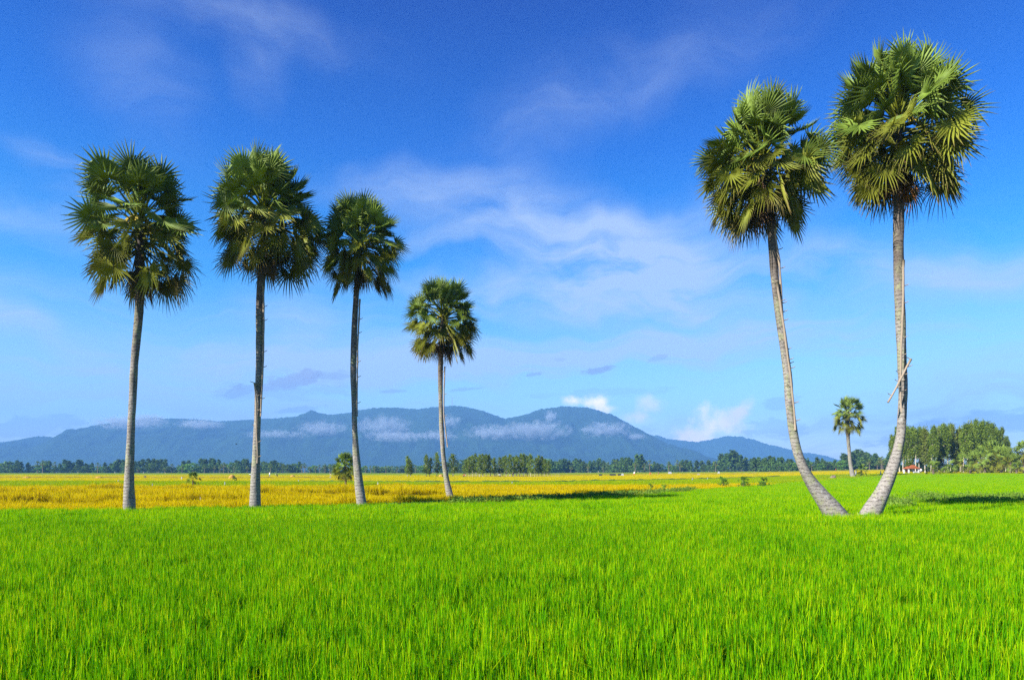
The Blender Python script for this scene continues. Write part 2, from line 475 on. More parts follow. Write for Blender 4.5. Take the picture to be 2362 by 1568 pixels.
def vnoise2(x, y, seed, octs=5, f0=1.0, gain=0.5):
    rs = np.random.RandomState(seed)
    out = np.zeros_like(x); a = 1.0; f = f0
    for _ in range(octs):
        tb = rs.rand(256, 256) * 2 - 1
        xx = x * f + 500; yy = y * f + 500
        i = np.floor(xx).astype(int); j = np.floor(yy).astype(int); s = xx - i; t = yy - j
        s = s * s * (3 - 2 * s); t = t * t * (3 - 2 * t)
        a00 = tb[i % 256, j % 256]; a10 = tb[(i + 1) % 256, j % 256]; a01 = tb[i % 256, (j + 1) % 256]; a11 = tb[(i + 1) % 256, (j + 1) % 256]
        out += a * ((a00 * (1 - s) + a10 * s) * (1 - t) + (a01 * (1 - s) + a11 * s) * t)
        a *= gain; f *= 2.03
    return out

RIDGE_A = [(-700, 1085), (-400, 1075), (-160, 1058), (-30, 1048), (0, 1037), (42, 1014), (79, 1006), (105, 1005), (139, 1011), (158, 1007), (200, 1002), (226, 984), (250, 976), (316, 967), (342, 962), (395, 964),
           (447, 965), (500, 970), (552, 968), (604, 965), (645, 963), (686, 958), (717, 946), (743, 952), (767, 955), (807, 950), (835, 944), (862, 939), (915, 938.5), (962, 942.5), (1007, 937), (1051, 934.5),
           (1080, 938.5), (1117, 947), (1140, 956), (1165, 964), (1211, 955), (1250, 942), (1303, 935.6), (1356, 938.5), (1413, 955), (1445, 973), (1500, 1002), (1566, 1035), (1619, 1062), (1665, 1080), (1720, 1088), (2400, 1092), (5000, 1092)]
RIDGE_B = [(-3000, 1092), (1300, 1092), (1400, 1060), (1500, 1003), (1519, 1002.7), (1537, 1010), (1570, 1014), (1610, 1018), (1661, 1008), (1678, 1004.7), (1707, 1006), (1740, 1013), (1765, 1022), (1808, 1032), (1852, 1043),
           (1895, 1048), (1938, 1061), (2000, 1080), (2100, 1086), (2300, 1092), (5000, 1092)]
def hill_mesh(name, ridge, Y0, depth, px0, px1, nx, ny, seed, mat, rough):
    xs = np.linspace((px0 - 1181) / F * Y0, (px1 - 1181) / F * Y0, nx)
    v = np.concatenate([np.linspace(0, 1, ny), 1 + np.linspace(0, 1, ny // 3)[1:]])
    ys = Y0 - depth + v * depth
    rx = np.array([p[0] for p in ridge], float); ry = np.array([p[1] for p in ridge], float)
    def zf(X, Y):
        pxx = X / Y0 * F + 1181
        H = EYE + (HZ - np.interp(pxx, rx, ry)) / F * Y0
        t = (Y - (Y0 - depth)) / depth
        prof = np.where(t <= 1, np.clip(t, 0, 1) ** 0.9, np.clip(2 - t, 0, 1) ** 1.2)
        env = np.clip(np.minimum(t, 2 - t) * 4, 0, 1) * np.clip(H / 200, 0, 1)
        big = vnoise2(X / 380, Y / 900, seed, 5) * 62 * np.clip((1 - t) * 3, 0, 1) * np.clip(t * 3, 0, 1)
        small = vnoise2(X / 22, Y / 22, seed + 5, 3) * rough
        return np.maximum(H, 0) * prof + env * (big + small) - 3
    return grid_sheet(name, xs, ys, zf, mat)

def hill_mat():
    m, nt, out = new_mat('forest_hill')
    pos = nd(nt, 'ShaderNodeNewGeometry').outputs['Position']
    n = noise(nt, pos, 0.006, 6, .6); n2 = noise(nt, pos, 0.05, 6, .7)
    c = mixc(nt, sstep(nt, n, .35, .65), (0.012, 0.045, 0.014), (0.03, 0.085, 0.016))
    c = mixc(nt, sstep(nt, n2, .40, .7, 0, .8), c, (0.055, 0.115, 0.03))
    rock = sstep(nt, noise(nt, pos, 0.011, 6, .7), .69, .73)
    c = mixc(nt, mth(nt, 'MULTIPLY', rock, .7), c, (0.30, 0.24, 0.19))
    b = nd(nt, 'ShaderNodeBump', {'Strength': 1.0, 'Distance': 5.0, 'Height': n2})
    p = nd(nt, 'ShaderNodeBsdfPrincipled', {'Base Color': nd(nt, 'ShaderNodeVectorMath', {0: c, 3: KA * .6}, operation='SCALE').outputs[0], 'Roughness': 0.95, 'Specular IOR Level': 0.1, 'Normal': b.outputs[0]})
    nt.links.new(p.outputs[0], out.inputs[0])
    return m
M_hill = hill_mat()
HA = 5200.0
h = link('hills', hill_mesh('hills', RIDGE_A, HA, 1150, -700, 1760, 1300, 80, 3, M_hill, 4.5))
props(h, 'long forested mountain range across the horizon', None, None, 'structure')
h = link('hills', hill_mesh('hills', RIDGE_B, 6600, 600, 1290, 2330, 500, 50, 11, M_hill, 5.0))
props(h, 'lower far hills behind the end of the range', None, None, 'structure')

# ------------------------------------------------------------------ rice
def blades(size, n, hm, hs, width, seed, lean=0.10, clump=0.14, spread=0.06, droop=0.12, tonem=0.5, tones=0.2, rows=4, base_t=.34):
    rs = np.random.RandomState(seed)
    nc = max(1, int((size / clump) ** 2))
    cx = rs.rand(nc) * size - size / 2; cy_ = rs.rand(nc) * size - size / 2
    ch = rs.normal(1.0, 0.07, nc); ct = rs.normal(0, .06, nc)
    ci = rs.randint(0, nc, n)
    bx = cx[ci] + rs.normal(0, spread, n); by = cy_[ci] + rs.normal(0, spread, n)
    H = (hm + rs.normal(0, hs, n)) * ch[ci]
    la = rs.rand(n) * 2 * PI; lm = np.abs(rs.normal(0, lean, n))
    wa = rs.rand(n) * PI
    dr = np.abs(rs.normal(0, droop, n)) * (rs.rand(n) < .6)
    odd = rs.rand(n) < .010
    dr = np.where(odd, rs.uniform(.5, 1.1, n), dr); H = np.where(odd, H * 1.28, H)
    w = width * rs.uniform(.6, 1.3, n)
    ts = np.linspace(0, 1, rows)
    wprof = np.interp(ts, [0, .35, .8, 1], [.6, 1, .62, .04])
    V = np.zeros((n, rows, 2, 3)); T = np.zeros((n, rows, 2))
    tone = np.clip(rs.normal(tonem, tones, n) + ct[ci], 0.02, 1)
    for k, t in enumerate(ts):
        out = lm * t + dr * t ** 3
        x = bx + np.cos(la) * out * H / .5; y = by + np.sin(la) * out * H / .5
        z = H * t - dr * .55 * t ** 3 * H
        for s, sg in enumerate((-1, 1)):
            V[:, k, s, 0] = x + sg * np.cos(wa) * w * wprof[k] / 2
            V[:, k, s, 1] = y + sg * np.sin(wa) * w * wprof[k] / 2
            V[:, k, s, 2] = z
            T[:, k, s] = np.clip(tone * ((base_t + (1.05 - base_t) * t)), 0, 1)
    idx = np.arange(n * rows * 2).reshape(n, rows, 2)
    Q = np.stack([idx[:, :-1, 0], idx[:, :-1, 1], idx[:, 1:, 1], idx[:, 1:, 0]], -1).reshape(-1, 4)
    C = np.repeat(T.reshape(-1, 1), 3, 1)
    return V.reshape(-1, 3), Q, C

def scatter(name, pts, variants, label, cat, mat, tilt=0.0):
    """one piece of ground cover: patches of blades set out over the field"""
    me = bpy.data.meshes.new(name)
    me.vertices.add(len(pts)); P = np.asarray(pts, np.float32)
    me.vertices.foreach_set('co', P[:, :3].ravel())
    for an, col in (('rot', 3), ('siz', 4), ('hgt', 5)):
        a = me.attributes.new(an, 'FLOAT', 'POINT'); a.data.foreach_set('value', np.ascontiguousarray(P[:, col]))
    a = me.attributes.new('pick', 'INT', 'POINT'); a.data.foreach_set('value', P[:, 6].astype(np.int32))
    me.update()
    o = link(name, me)
    ng = bpy.data.node_groups.new(name, 'GeometryNodeTree')
    ng.interface.new_socket('Geometry', in_out='INPUT', socket_type='NodeSocketGeometry')
    ng.interface.new_socket('Geometry', in_out='OUTPUT', socket_type='NodeSocketGeometry')
    gi = ng.nodes.new('NodeGroupInput'); go = ng.nodes.new('NodeGroupOutput')
    jn = ng.nodes.new('GeometryNodeGeometryToInstance')
    for v in reversed(variants):
        oi = ng.nodes.new('GeometryNodeObjectInfo'); oi.inputs[0].default_value = v
        ng.links.new(oi.outputs['Geometry'], jn.inputs[0])
    ip = ng.nodes.new('GeometryNodeInstanceOnPoints')
    ng.links.new(gi.outputs[0], ip.inputs['Points'])
    ng.links.new(jn.outputs[0], ip.inputs['Instance'])
    ip.inputs['Pick Instance'].default_value = True
    def na(an, typ='FLOAT'):
        n = ng.nodes.new('GeometryNodeInputNamedAttribute'); n.data_type = typ; n.inputs[0].default_value = an; return n.outputs[0]
    ng.links.new(na('pick', 'INT'), ip.inputs['Instance Index'])
    cx = ng.nodes.new('ShaderNodeCombineXYZ'); ng.links.new(na('rot'), cx.inputs[2])
    ng.links.new(cx.outputs[0], ip.inputs['Rotation'])
    sx = ng.nodes.new('ShaderNodeCombineXYZ')
    ng.links.new(na('siz'), sx.inputs[0]); ng.links.new(na('siz'), sx.inputs[1]); ng.links.new(na('hgt'), sx.inputs[2])
    ng.links.new(sx.outputs[0], ip.inputs['Scale'])
    ng.links.new(ip.outputs[0], go.inputs[0])
    md = o.modifiers.new('cover', 'NODES'); md.node_group = ng
    return props(o, label, cat, None, 'stuff')

def variants(tag, nvar, mat, **kw):
    out = []
    for i in range(nvar):
        V, Q, C = blades(seed=100 + i * 7 + len(tag), **kw)
        me = quad_mesh('patch_' + tag, V, Q, C, mat)
        out.append(bpy.data.objects.new('patch_' + tag, me))      # never linked: only instanced
    return out

def edge_green(X):   # far edge of the near green paddy, metres, as a function of X / Y measured in px
    return X
EDGE = [(-400, 1174), (0, 1171), (300, 1168), (600, 1163), (850, 1159), (1060, 1156), (1200, 1151), (1350, 1144), (1500, 1137), (1580, 1130), (1660, 1123.5), (1780, 1115.5), (1860, 1109.5), (1930, 1106.5), (2010, 1104.5), (2200, 1103), (2362, 1103), (3000, 1103)]
MID = [(-600, 1122), (850, 1121), (900, 1118), (1500, 1118), (1640, 1116.5), (1760, 1114), (1860, 1108.5), (3000, 1100)]
FAR1 = [(-600, 1107.5), (850, 1109), (1000, 1111), (1150, 1110), (1500, 1106.5), (1800, 1102.5), (2050, 1100), (3000, 1099)]
FAR2 = [(-600, 1094.6), (1200, 1095.5), (1500, 1093.5), (2000, 1092), (3000, 1092)]
def ecurve(tab, X, Y):
    pxx = X / Y * F + 1181
    return (EYE - CANOPY) * F / (np.interp(pxx, [a for a, _ in tab], [b for _, b in tab]) - HZ)

rs = np.random.RandomState(5)
def field_points(y0, y1, step, inside, nv, hj=0.08, skip=0.0, margin=8.0):
    out = []
    y = y0
    while y < y1:
        half = y * 0.80 + margin
        xs = np.arange(-half, half, step)
        jx = xs + rs.uniform(-.2, .2, len(xs)) * step; jy = y + rs.uniform(-.2, .2, len(xs)) * step
        ok = inside(jx, jy) & (rs.rand(len(xs)) > skip)
        jx, jy = jx[ok], jy[ok]
        z = ground_h(jx, jy)
        rot = rs.randint(0, 4, len(jx)) * PI / 2 + rs.uniform(-.3, .3, len(jx))
        hh = 1 + rs.normal(0, hj, len(jx)) + .05 * vnoise2(jx / 3.0, jy / 3.0, 77, 3)
        out.append(np.stack([jx, jy, z, rot, np.ones(len(jx)), hh, rs.randint(0, nv, len(jx))], 1))
        y += step
    return np.concatenate(out) if out else np.zeros((0, 7))

# near green paddy
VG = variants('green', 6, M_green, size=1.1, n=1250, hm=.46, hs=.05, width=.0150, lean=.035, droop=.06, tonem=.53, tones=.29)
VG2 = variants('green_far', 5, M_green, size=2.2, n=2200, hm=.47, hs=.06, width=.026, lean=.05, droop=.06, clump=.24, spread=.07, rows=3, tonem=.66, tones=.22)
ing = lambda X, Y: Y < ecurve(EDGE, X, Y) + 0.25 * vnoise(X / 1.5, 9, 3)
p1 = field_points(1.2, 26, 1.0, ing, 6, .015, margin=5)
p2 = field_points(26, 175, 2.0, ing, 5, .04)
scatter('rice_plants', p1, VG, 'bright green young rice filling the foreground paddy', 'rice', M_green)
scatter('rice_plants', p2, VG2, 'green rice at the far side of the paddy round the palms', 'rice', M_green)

# golden, partly lodged rice
VO = variants('gold', 6, M_gold, size=1.15, n=700, hm=.46, hs=.09, width=.035, lean=.25, clump=.32, spread=.07, droop=.5, rows=4, base_t=0.0, tonem=.6)
def furrow(X, Y):
    a = vnoise2(X / 4.5, Y / 2.2, 31, 4)
    return a
def gap(X, Y):
    g_ = np.exp(-((Y - 56 - X * .03) / 3.0) ** 2) + np.exp(-((Y - 42.0 - X * .02) / 2.2) ** 2) + .7 * np.exp(-((Y - 70) / 2.5) ** 2)
    return (furrow(X, Y) > 1.0 - 1.25 * g_) & (X / Y * F + 1181 < 1040)
ino = lambda X, Y: (Y > ecurve(EDGE, X, Y) + .6) & (Y < ecurve(MID, X, Y)) & ~gap(X, Y)
p3 = field_points(30, 100, 1.0, ino, 6, .08, margin=10)
p3[:, 5] *= 1 + .28 * np.clip(vnoise2(p3[:, 0] / 2.6, p3[:, 1] / 1.6, 41, 4), -1, .8) * (1 - .6 * smooth01(p3[:, 0] / p3[:, 1] * F + 1181, 950, 1150))
pq_ = p3[:, 0] / p3[:, 1] * F + 1181
p3[:, 5] *= np.where((pq_ > 840) & (pq_ < 1120) & (p3[:, 1] < 56), .74, 1.0)
for q_ in (1.0, 2.0):
    p3[:, 5] *= np.where(gap(p3[:, 0], p3[:, 1] - q_), 1.28, 1.0)
scatter('golden_rice', p3, VO, 'ripe golden rice, partly flattened, behind the green paddy', 'rice', M_gold)
# lime strip
VL = variants('lime', 4, M_lime, size=3.4, n=2300, hm=.46, hs=.05, width=.07, lean=.10, clump=.5, spread=.15, rows=3)
inl = lambda X, Y: (Y > ecurve(MID, X, Y) + .8) & (Y > ecurve(EDGE, X, Y) + .8) & (Y < ecurve(FAR1, X, Y))
p4 = field_points(60, 190, 3.0, inl, 4, .05, margin=14)
scatter('lime_rice', p4, VL, 'strip of yellow-green rice between golden fields', 'rice', M_lime)

def canopy(name, tab0, tab1, label, mat, y0, y1, amp, n=160, m=44, kind='stuff', px=( -500, 2900), dz=0.0):
    """the closed top of a distant field, with its uneven heads of rice"""
    us = np.linspace((px[0] - 1181) / F, (px[1] - 1181) / F, n)
    V = []; 
    for k in range(m):
        t = k / (m - 1)
        a = ecurve(tab0, us * 100, np.full(n, 100.)) if tab0 else np.full(n, y0)
        b = ecurve(tab1, us * 100, np.full(n, 100.)) if tab1 else np.full(n, y1)
        yy = a * (b / a) ** t
        xx = us * yy
        zz = CANOPY - .10 + ground_h(xx, yy) + amp * vnoise2(xx / 3.0, yy / 1.5, 61 + m, 3) + dz
        V.append(np.stack([xx, yy, zz], 1))
    V = np.concatenate(V)
    i, j = np.meshgrid(np.arange(n - 1), np.arange(m - 1))
    a = (j * n + i).ravel()
    Q = np.stack([a, a + 1, a + n + 1, a + n], 1)
    # near and far rims go down to the ground
    T = np.full((len(V), 3), .5)
    T[:, :] = np.clip(.5 + .35 * vnoise2(V[:, 0] / 9, V[:, 1] / 5, 71, 4), 0, 1)[:, None]
    nb = len(V)
    rim = V[:n].copy(); rim[:, 2] -= .5
    V = np.concatenate([V, rim]); T = np.concatenate([T, T[:n] * .5])
    i = np.arange(n - 1)
    Q = np.concatenate([Q, np.stack([nb + i, nb + i + 1, i + 1, i], 1)])
    o = link(name, quad_mesh(name, V, Q, T, mat))
    return props(o, label, 'rice field' if kind == 'stuff' else None, None, kind)
FA = [(p, y - .55) for p, y in FAR1]
VY = variants('yellow', 4, M_yell, size=6.4, n=2300, hm=.45, hs=.05, width=.16, lean=.14, clump=.9, spread=.3, rows=3)
iny = lambda X, Y: (Y > ecurve(FAR1, X, Y) + 2.5) & (Y < ecurve(FAR2, X, Y))
p5 = field_points(110, 345, 6.0, iny, 4, .05, margin=30)
scatter('yellow_rice', p5, VY, 'rice heads of the wide yellow fields beyond the lime strip', 'rice', M_yell)
canopy('yellow_rice', FA, FAR2, 'wide band of yellow rice fields below the distant tree line', M_yell, 0, 0, .10, 900, 90)
FB = [(p, y - .3) for p, y in FAR2]
canopy('far_green_rice', FB, None, 'thin green strip of rice at the foot of the tree line', M_lime, 0, 900, .08, 300, 12)
# long dykes cutting the far fields: low banks with a shaded side
M_dyke = plain('dyke_grass', (0.07, 0.13, 0.02), 0.95, 0.05, 2)
M_dyke2 = plain('dyke_straw', (0.20, 0.12, 0.02), 0.95, 0.05, 2)
def dyke(name, pts, w, hgt, label, mat, seed=1):
    P = []
    for (a, b) in zip(pts[:-1], pts[1:]):
        n = max(2, int(abs(a[0] - b[0]) / 6))
        for k in range(n):
            t = k / n
            P.append((a[0] + (b[0] - a[0]) * t, a[1] + (b[1] - a[1]) * t))
    P.append(pts[-1])
    X = np.array([onplane(p[0], p[1])[0] for p in P]); Y = np.array([onplane(p[0], p[1])[1] for p in P])
    nz = vnoise(X, seed, 4, .8)
    prof = [(-w / 2, -.5), (-w * .3, .55), (-w * .1, 1.0), (w * .15, .95), (w * .35, .5), (w / 2, -.5)]
    V = []
    for i in range(len(P)):
        for k, (dy, zz) in enumerate(prof):
            y = Y[i] + dy * (1 + .3 * nz[i]); z = max(zz, 0) * hgt * (1 + .12 * nz[i] + .08 * math.sin(i * 1.7 + k)) if zz > 0 else -.05
            V.append((X[i], y, z + float(ground_h(X[i], y))))
    m = len(prof); Q = []
    for i in range(len(P) - 1):
        for k in range(m - 1):
            a = i * m + k; Q.append((a, a + m, a + m + 1, a + 1))
    o = link(name, quad_mesh(name, np.array(V), np.array(Q), np.full((len(V), 3), .5), mat))
    return props(o, label, None, None, 'structure')
dyke('field_dyke', [(890, 1159), (1040, 1153.5), (1150, 1149), (1350, 1142), (1500, 1136), (1580, 1130)], 1.8, .50, 'grassy dyke along the far edge of the green paddy', M_dyke, 3)
dyke('field_dyke', [(-200, 1100.5), (200, 1100.8), (500, 1101.5), (780, 1101)], 1.6, .62, 'dark dyke line across the yellow fields on the left', M_dyke2, 4)
dyke('field_dyke', [(700, 1109), (1000, 1110.5), (1250, 1110), (1500, 1106.5), (1800, 1102.5)], 1.5, .62, 'dyke between the yellow and the lime fields', M_dyke, 5)
dyke('field_dyke', [(1290, 1096.5), (1560, 1096.8), (1760, 1096), (1840, 1096)], 1.5, .60, 'dyke across the yellow fields in the middle distance', M_dyke2, 6)

# tall brown stubble field on the rising ground at the right, and green rim before it
def patch_field(name, px0, px1, ya, yb, label, mat, hgt, amp, n=120, m=24):
    us = np.linspace((px0 - 1181) / F, (px1 - 1181) / F, n)
    V = []
    for k in range(m):
        yy = ya + (yb - ya) * k / (m - 1) + np.zeros(n); xx = us * yy
        V.append(np.stack([xx, yy, ground_h(xx, yy) + hgt + amp * vnoise2(xx / 1.5, yy / 1.5, 7, 3)], 1))
    V = np.concatenate(V); i, j = np.meshgrid(np.arange(n - 1), np.arange(m - 1)); a = (j * n + i).ravel()
    Q = np.stack([a, a + 1, a + n + 1, a + n], 1)
    T = np.clip(.5 + .4 * vnoise2(V[:, 0] / 3, V[:, 1] / 3, 12, 4), 0, 1)[:, None] * np.ones((1, 3))
    return props(link(name, quad_mesh(name, V, Q, T, mat)), label, 'field', None, 'stuff')
patch_field('brown_field', 2052, 2700, 166, 260, 'low brown stubble field in front of the grove', M_brown, .14, .05)

# ------------------------------------------------------------------ palms
def fan_leaf(mb, rng, base, d0, L, age, nseg, fanR, pet, hi=True, dead=0.0, rust=False):
    """one costapalmate leaf: petiole, then a fan of folded segments that split and droop"""
    # petiole curve
    up = Vector((0, 0, 1))
    side = d0.cross(up)
    if side.length < .05: side = Vector((1, 0, 0))
    side.normalize()
    sag = (0.10 + .35 * age) * max(0.15, math.cos(math.asin(max(-1, min(1, d0.z)))))
    n = 5 if hi else 3
    pts = []; p = Vector(base); d = d0.copy()
    for k in range(n):
        pts.append(p.copy())
        d = (d + Vector((0, 0, -sag / n))).normalized()
        p = p + d * (pet / (n - 1))
    pc = (0.26, 0.30, 0.02) if age < .5 else (0.16, 0.17, 0.02)
    if dead > .5: pc = (0.20, 0.12, 0.06)
    r0 = .035 * L
    mb.tube([tuple(q) for q in pts], [r0 * (1.3 - .8 * k / (n - 1)) for k in range(n)], 5 if hi else 3, pc, cap=False)
    hub = pts[-1]
    # fan frame: bends further down, twists
    bend = (0.12 + 1.75 * max(0, age - .14) + rng.uniform(-.15, .3))
    dd = (d + Vector((0, 0, -bend * .8))).normalized()
    side = dd.cross(up)
    if side.length < .15: side = Vector((math.cos(rng.uniform(0, 6.28)), math.sin(rng.uniform(0, 6.28)), 0))
    side.normalize()
    tw = rng.uniform(-1.15, 1.15)
    nor = side.cross(dd).normalized()
    q = Matrix.Rotation(tw, 3, dd)
    side = q @ side; nor = q @ nor
    span = rng.uniform(2.15, 2.75) * (1 - .25 * dead)
    cup = rng.uniform(.3, .85) * (1.0 if age < .75 else .4)       # young fans are funnel shaped
    if dead > .5: span *= .75
    st = (0.05, .28, .50, .74, 1.0) if hi else (0.05, .45, .8, 1.0)
    base_g = (0.195, 0.285, 0.040) if age < .6 else (0.225, 0.255, 0.028)
    yel = max(0, age - .5) * rng.uniform(.1, .9)
    shade = rng.uniform(.7, 1.3)
    split = rng.uniform(.36, .50) - .20 * max(0, age - .4)
    droopk = (0.02 + .34 * age) * rng.uniform(.5, 1.5)
    for i in range(nseg):
        f = (i + .5) / nseg * 2 - 1
        phi = f * span + rng.uniform(-.02, .02)
        ln = fanR * (1.0 - .22 * abs(f) ** 1.6) * rng.uniform(.92, 1.03)
        dv = dd * math.cos(phi) + side * math.sin(phi) 
        lat = (side * math.cos(phi) - dd * math.sin(phi))
        lift = nor * (cup * (1 - .5 * abs(f)))
        wmax = 2 * math.sin(span / nseg) * split * fanR * 1.04
        kink = rng.random() < (.12 + .35 * age)
        kd = rng.uniform(.35, 1.0) if kink else 0
        kp = rng.uniform(.48, .72)
        sw = rng.uniform(-.09, .09)
        verts = []; cols = []
        tipb = rng.random() < (age - .35) * 1.5
        browner = min(1, dead + (0.3 * yel if tipb else 0))
        for t in st:
            r = t * ln
            pos = hub + dv * r + lift * (r * t) * .6 + lat * (sw * max(0, t - .5) * ln)
            g = droopk * max(0, t - .25) ** 2 * ln * 1.1
            pos = pos + Vector((0, 0, -g))
            if kink and t > kp:
                e = (t - kp) * ln
                pos = pos - dv * (e * kd * .75) + Vector((0, 0, -e * kd * .9))
            if t <= split + .02: w = wmax * (t / split) * .98 + .004
            else: w = wmax * (1 - (t - split) / (1 - split)) ** .8 * .92 + .003
            fold = w * (.5 + .5 * max(0, age - .4)) * (1 if t < .9 else .3)
            sgn = 1
            verts += [tuple(pos - lat * (w / 2)), tuple(pos - nor * fold * sgn), tuple(pos + lat * (w / 2))]
            tb = max(0, (t - (.72 - .5 * yel)) / .4) if tipb else max(0, (t - .95) * 4)
            bm = min(1, max(browner * (.3 + t), tb))
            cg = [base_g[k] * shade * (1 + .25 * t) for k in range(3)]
            cg = [cg[0] + .22 * yel * .5, cg[1] + .14 * yel * .5, cg[2]]
            br = (0.30, 0.20, 0.09) if dead < .8 else (0.20, 0.12, 0.065)
            if dead > .9 and rust: br = (0.50, 0.19, 0.04)
            if not hi and dead < .5: bm *= .5
            c = tuple(cg[k] * (1 - bm) + br[k] * bm for k in range(3))
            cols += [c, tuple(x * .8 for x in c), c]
        faces = []
        for k in range(len(st) - 1):
            a = k * 3
            faces += [(a, a + 1, a + 4, a + 3), (a + 1, a + 2, a + 5, a + 4)]
        mb.add(verts, faces, cols)

def palm_crown(seed, Rc, nleaf, nseg, hi=True, skirt=8, drop=1.0, gap=.0, tall=1.0, lo_el=-40, down=1.0):
    """crown of radius Rc about the growing point at the origin, plus a separate mesh for the dry skirt"""
    rng = random.Random(seed)
    mb = MB(); sk = MB()
    ga = 2.39996 + .0
    for i in range(nleaf):
        a = i / (nleaf - 1)
        azm = i * ga + rng.uniform(-.35, .35)
        e = R(84 + (lo_el - 84) * a ** .92) + R(rng.uniform(-10, 10))
        if rng.random() < gap and .3 < a < .9: continue
        s = Rc * rng.uniform(.93, 1.03)
        fanR = s * .38 * rng.uniform(.9, 1.12)
        petl = s * .64 * (rng.uniform(.85, 1.08) if rng.random() < .66 else rng.uniform(.5, .85)) * (1 + .12 * (a > .5)) * (1 if a > .1 else .85)
        if e < R(-30): petl *= down
        d = Vector((math.cos(azm) * math.cos(e), math.sin(azm) * math.cos(e), math.sin(e) * tall)).normalized()
        b = Vector((math.cos(azm) * .12 * Rc / 3, math.sin(azm) * .12 * Rc / 3, .15 - drop * a ** 1.3))
        dead = 0.0
        if a > .9 and rng.random() < .3: dead = .5
        fan_leaf(mb, rng, b, d, Rc / 3, a, nseg, fanR, petl, hi, dead)
    for i in range(skirt):
        azm = rng.uniform(0, 2 * PI)
        e = R(rng.uniform(-88, -72))
        d = Vector((math.cos(azm) * math.cos(e), math.sin(azm) * math.cos(e), math.sin(e)))
        b = Vector((math.cos(azm) * .15, math.sin(azm) * .15, -drop * rng.uniform(.75, 1.15)))
        fan_leaf(sk, rng, b, d, Rc / 3, .95, max(9, int(nseg * .7)) | 1, Rc * .38 * rng.uniform(.8, 1.1), Rc * .30 * rng.uniform(.7, 1.2), hi, 1.0, seed == 96 and i % 3 == 0)
    return mb, sk

def flower_stalks(seed, n, col=(0.55, 0.40, 0.04), s=1.0):
    rng = random.Random(seed); mb = MB()
    for i in range(n):
        a = rng.uniform(0, 2 * PI)
        p0 = Vector((0, 0, -.2 * s)); pts = []
        for k in range(6):
            t = k / 5
            pts.append(tuple(p0 + Vector((math.cos(a) * .8 * s * t, math.sin(a) * .8 * s * t, s * (.25 * t - .85 * t * t)))))
        mb.tube(pts, [.04 * s, .05 * s, .055 * s, .06 * s, .05 * s, .02 * s], 6, col)
    return mb

def trunk_mesh(pts, loc, nring=150, seg=28, flare=.16, seed=0, extra_top=.0):
    """smooth tapering trunk through (x, y, z, radius); x,y,z in world space"""
    P = np.array(pts, float)
    P[:, :3] -= np.array(loc)
    s = np.concatenate([[0], np.cumsum(np.linalg.norm(np.diff(P[:, :3], axis=0), axis=1))])
    ss = np.linspace(0, s[-1], nring)
    # catmull-rom through the stations
    def cr(v):
        out = np.zeros(nring)
        m = np.gradient(v, s)
        for k, x in enumerate(ss):
            i = min(np.searchsorted(s, x, 'right') - 1, len(s) - 2); i = max(i, 0)
            hh = s[i + 1] - s[i]; t = (x - s[i]) / hh
            out[k] = (2*t**3-3*t**2+1)*v[i] + (t**3-2*t**2+t)*hh*m[i] + (-2*t**3+3*t**2)*v[i+1] + (t**3-t**2)*hh*m[i+1]
        return out
    C = np.stack([cr(P[:, k]) for k in range(4)], 1)
    C[:, 3] *= 1 + flare * np.exp(-ss / .35)
    rs_ = np.random.RandomState(seed)
    th = np.linspace(0, 2 * PI, seg, endpoint=False)
    T = np.gradient(C[:, :3], axis=0); T /= np.linalg.norm(T, axis=1)[:, None]
    A = np.cross(T, np.array([0, 1, 0])); A /= np.linalg.norm(A, axis=1)[:, None]
    B = np.cross(T, A)
    ring = 1 + .007 * np.sin(ss * 2 * PI / .17 + 2 * vnoise(ss, seed, 3, 1.5))[:, None] * np.ones(seg)
    lump = .035 * vnoise2(np.cos(th)[None, :] * 2 + 7 + 0 * ss[:, None], np.sin(th)[None, :] * 2 + ss[:, None] * 1.6, seed + 3, 4)
    lump2 = .05 * vnoise2(np.cos(th)[None, :] * 1.2 + 0 * ss[:, None], ss[:, None] * .7 + np.sin(th)[None, :], seed + 9, 2)
    root = .10 * np.exp(-ss / .4)[:, None] * np.sin(th * 7 + seed)[None, :]
    rad = C[:, 3][:, None] * (ring + lump + lump2 + root)
    V = C[:, None, :3] + A[:, None, :] * (np.cos(th)[None, :, None] * rad[:, :, None]) + B[:, None, :] * (np.sin(th)[None, :, None] * rad[:, :, None])
    V = V.reshape(-1, 3)
    i, j = np.meshgrid(np.arange(seg), np.arange(nring - 1)); a = (j * seg + i).ravel(); b = (j * seg + (i + 1) % seg).ravel()
    Q = np.stack([a, b, b + seg, a + seg], 1)
    col = np.zeros((len(V), 3)); col[:, 0] = np.repeat(ss / ss[-1], seg); col[:, 1] = np.repeat(ss / 30, seg)
    return quad_mesh('trunk', V, Q, col, M_bark, True), C

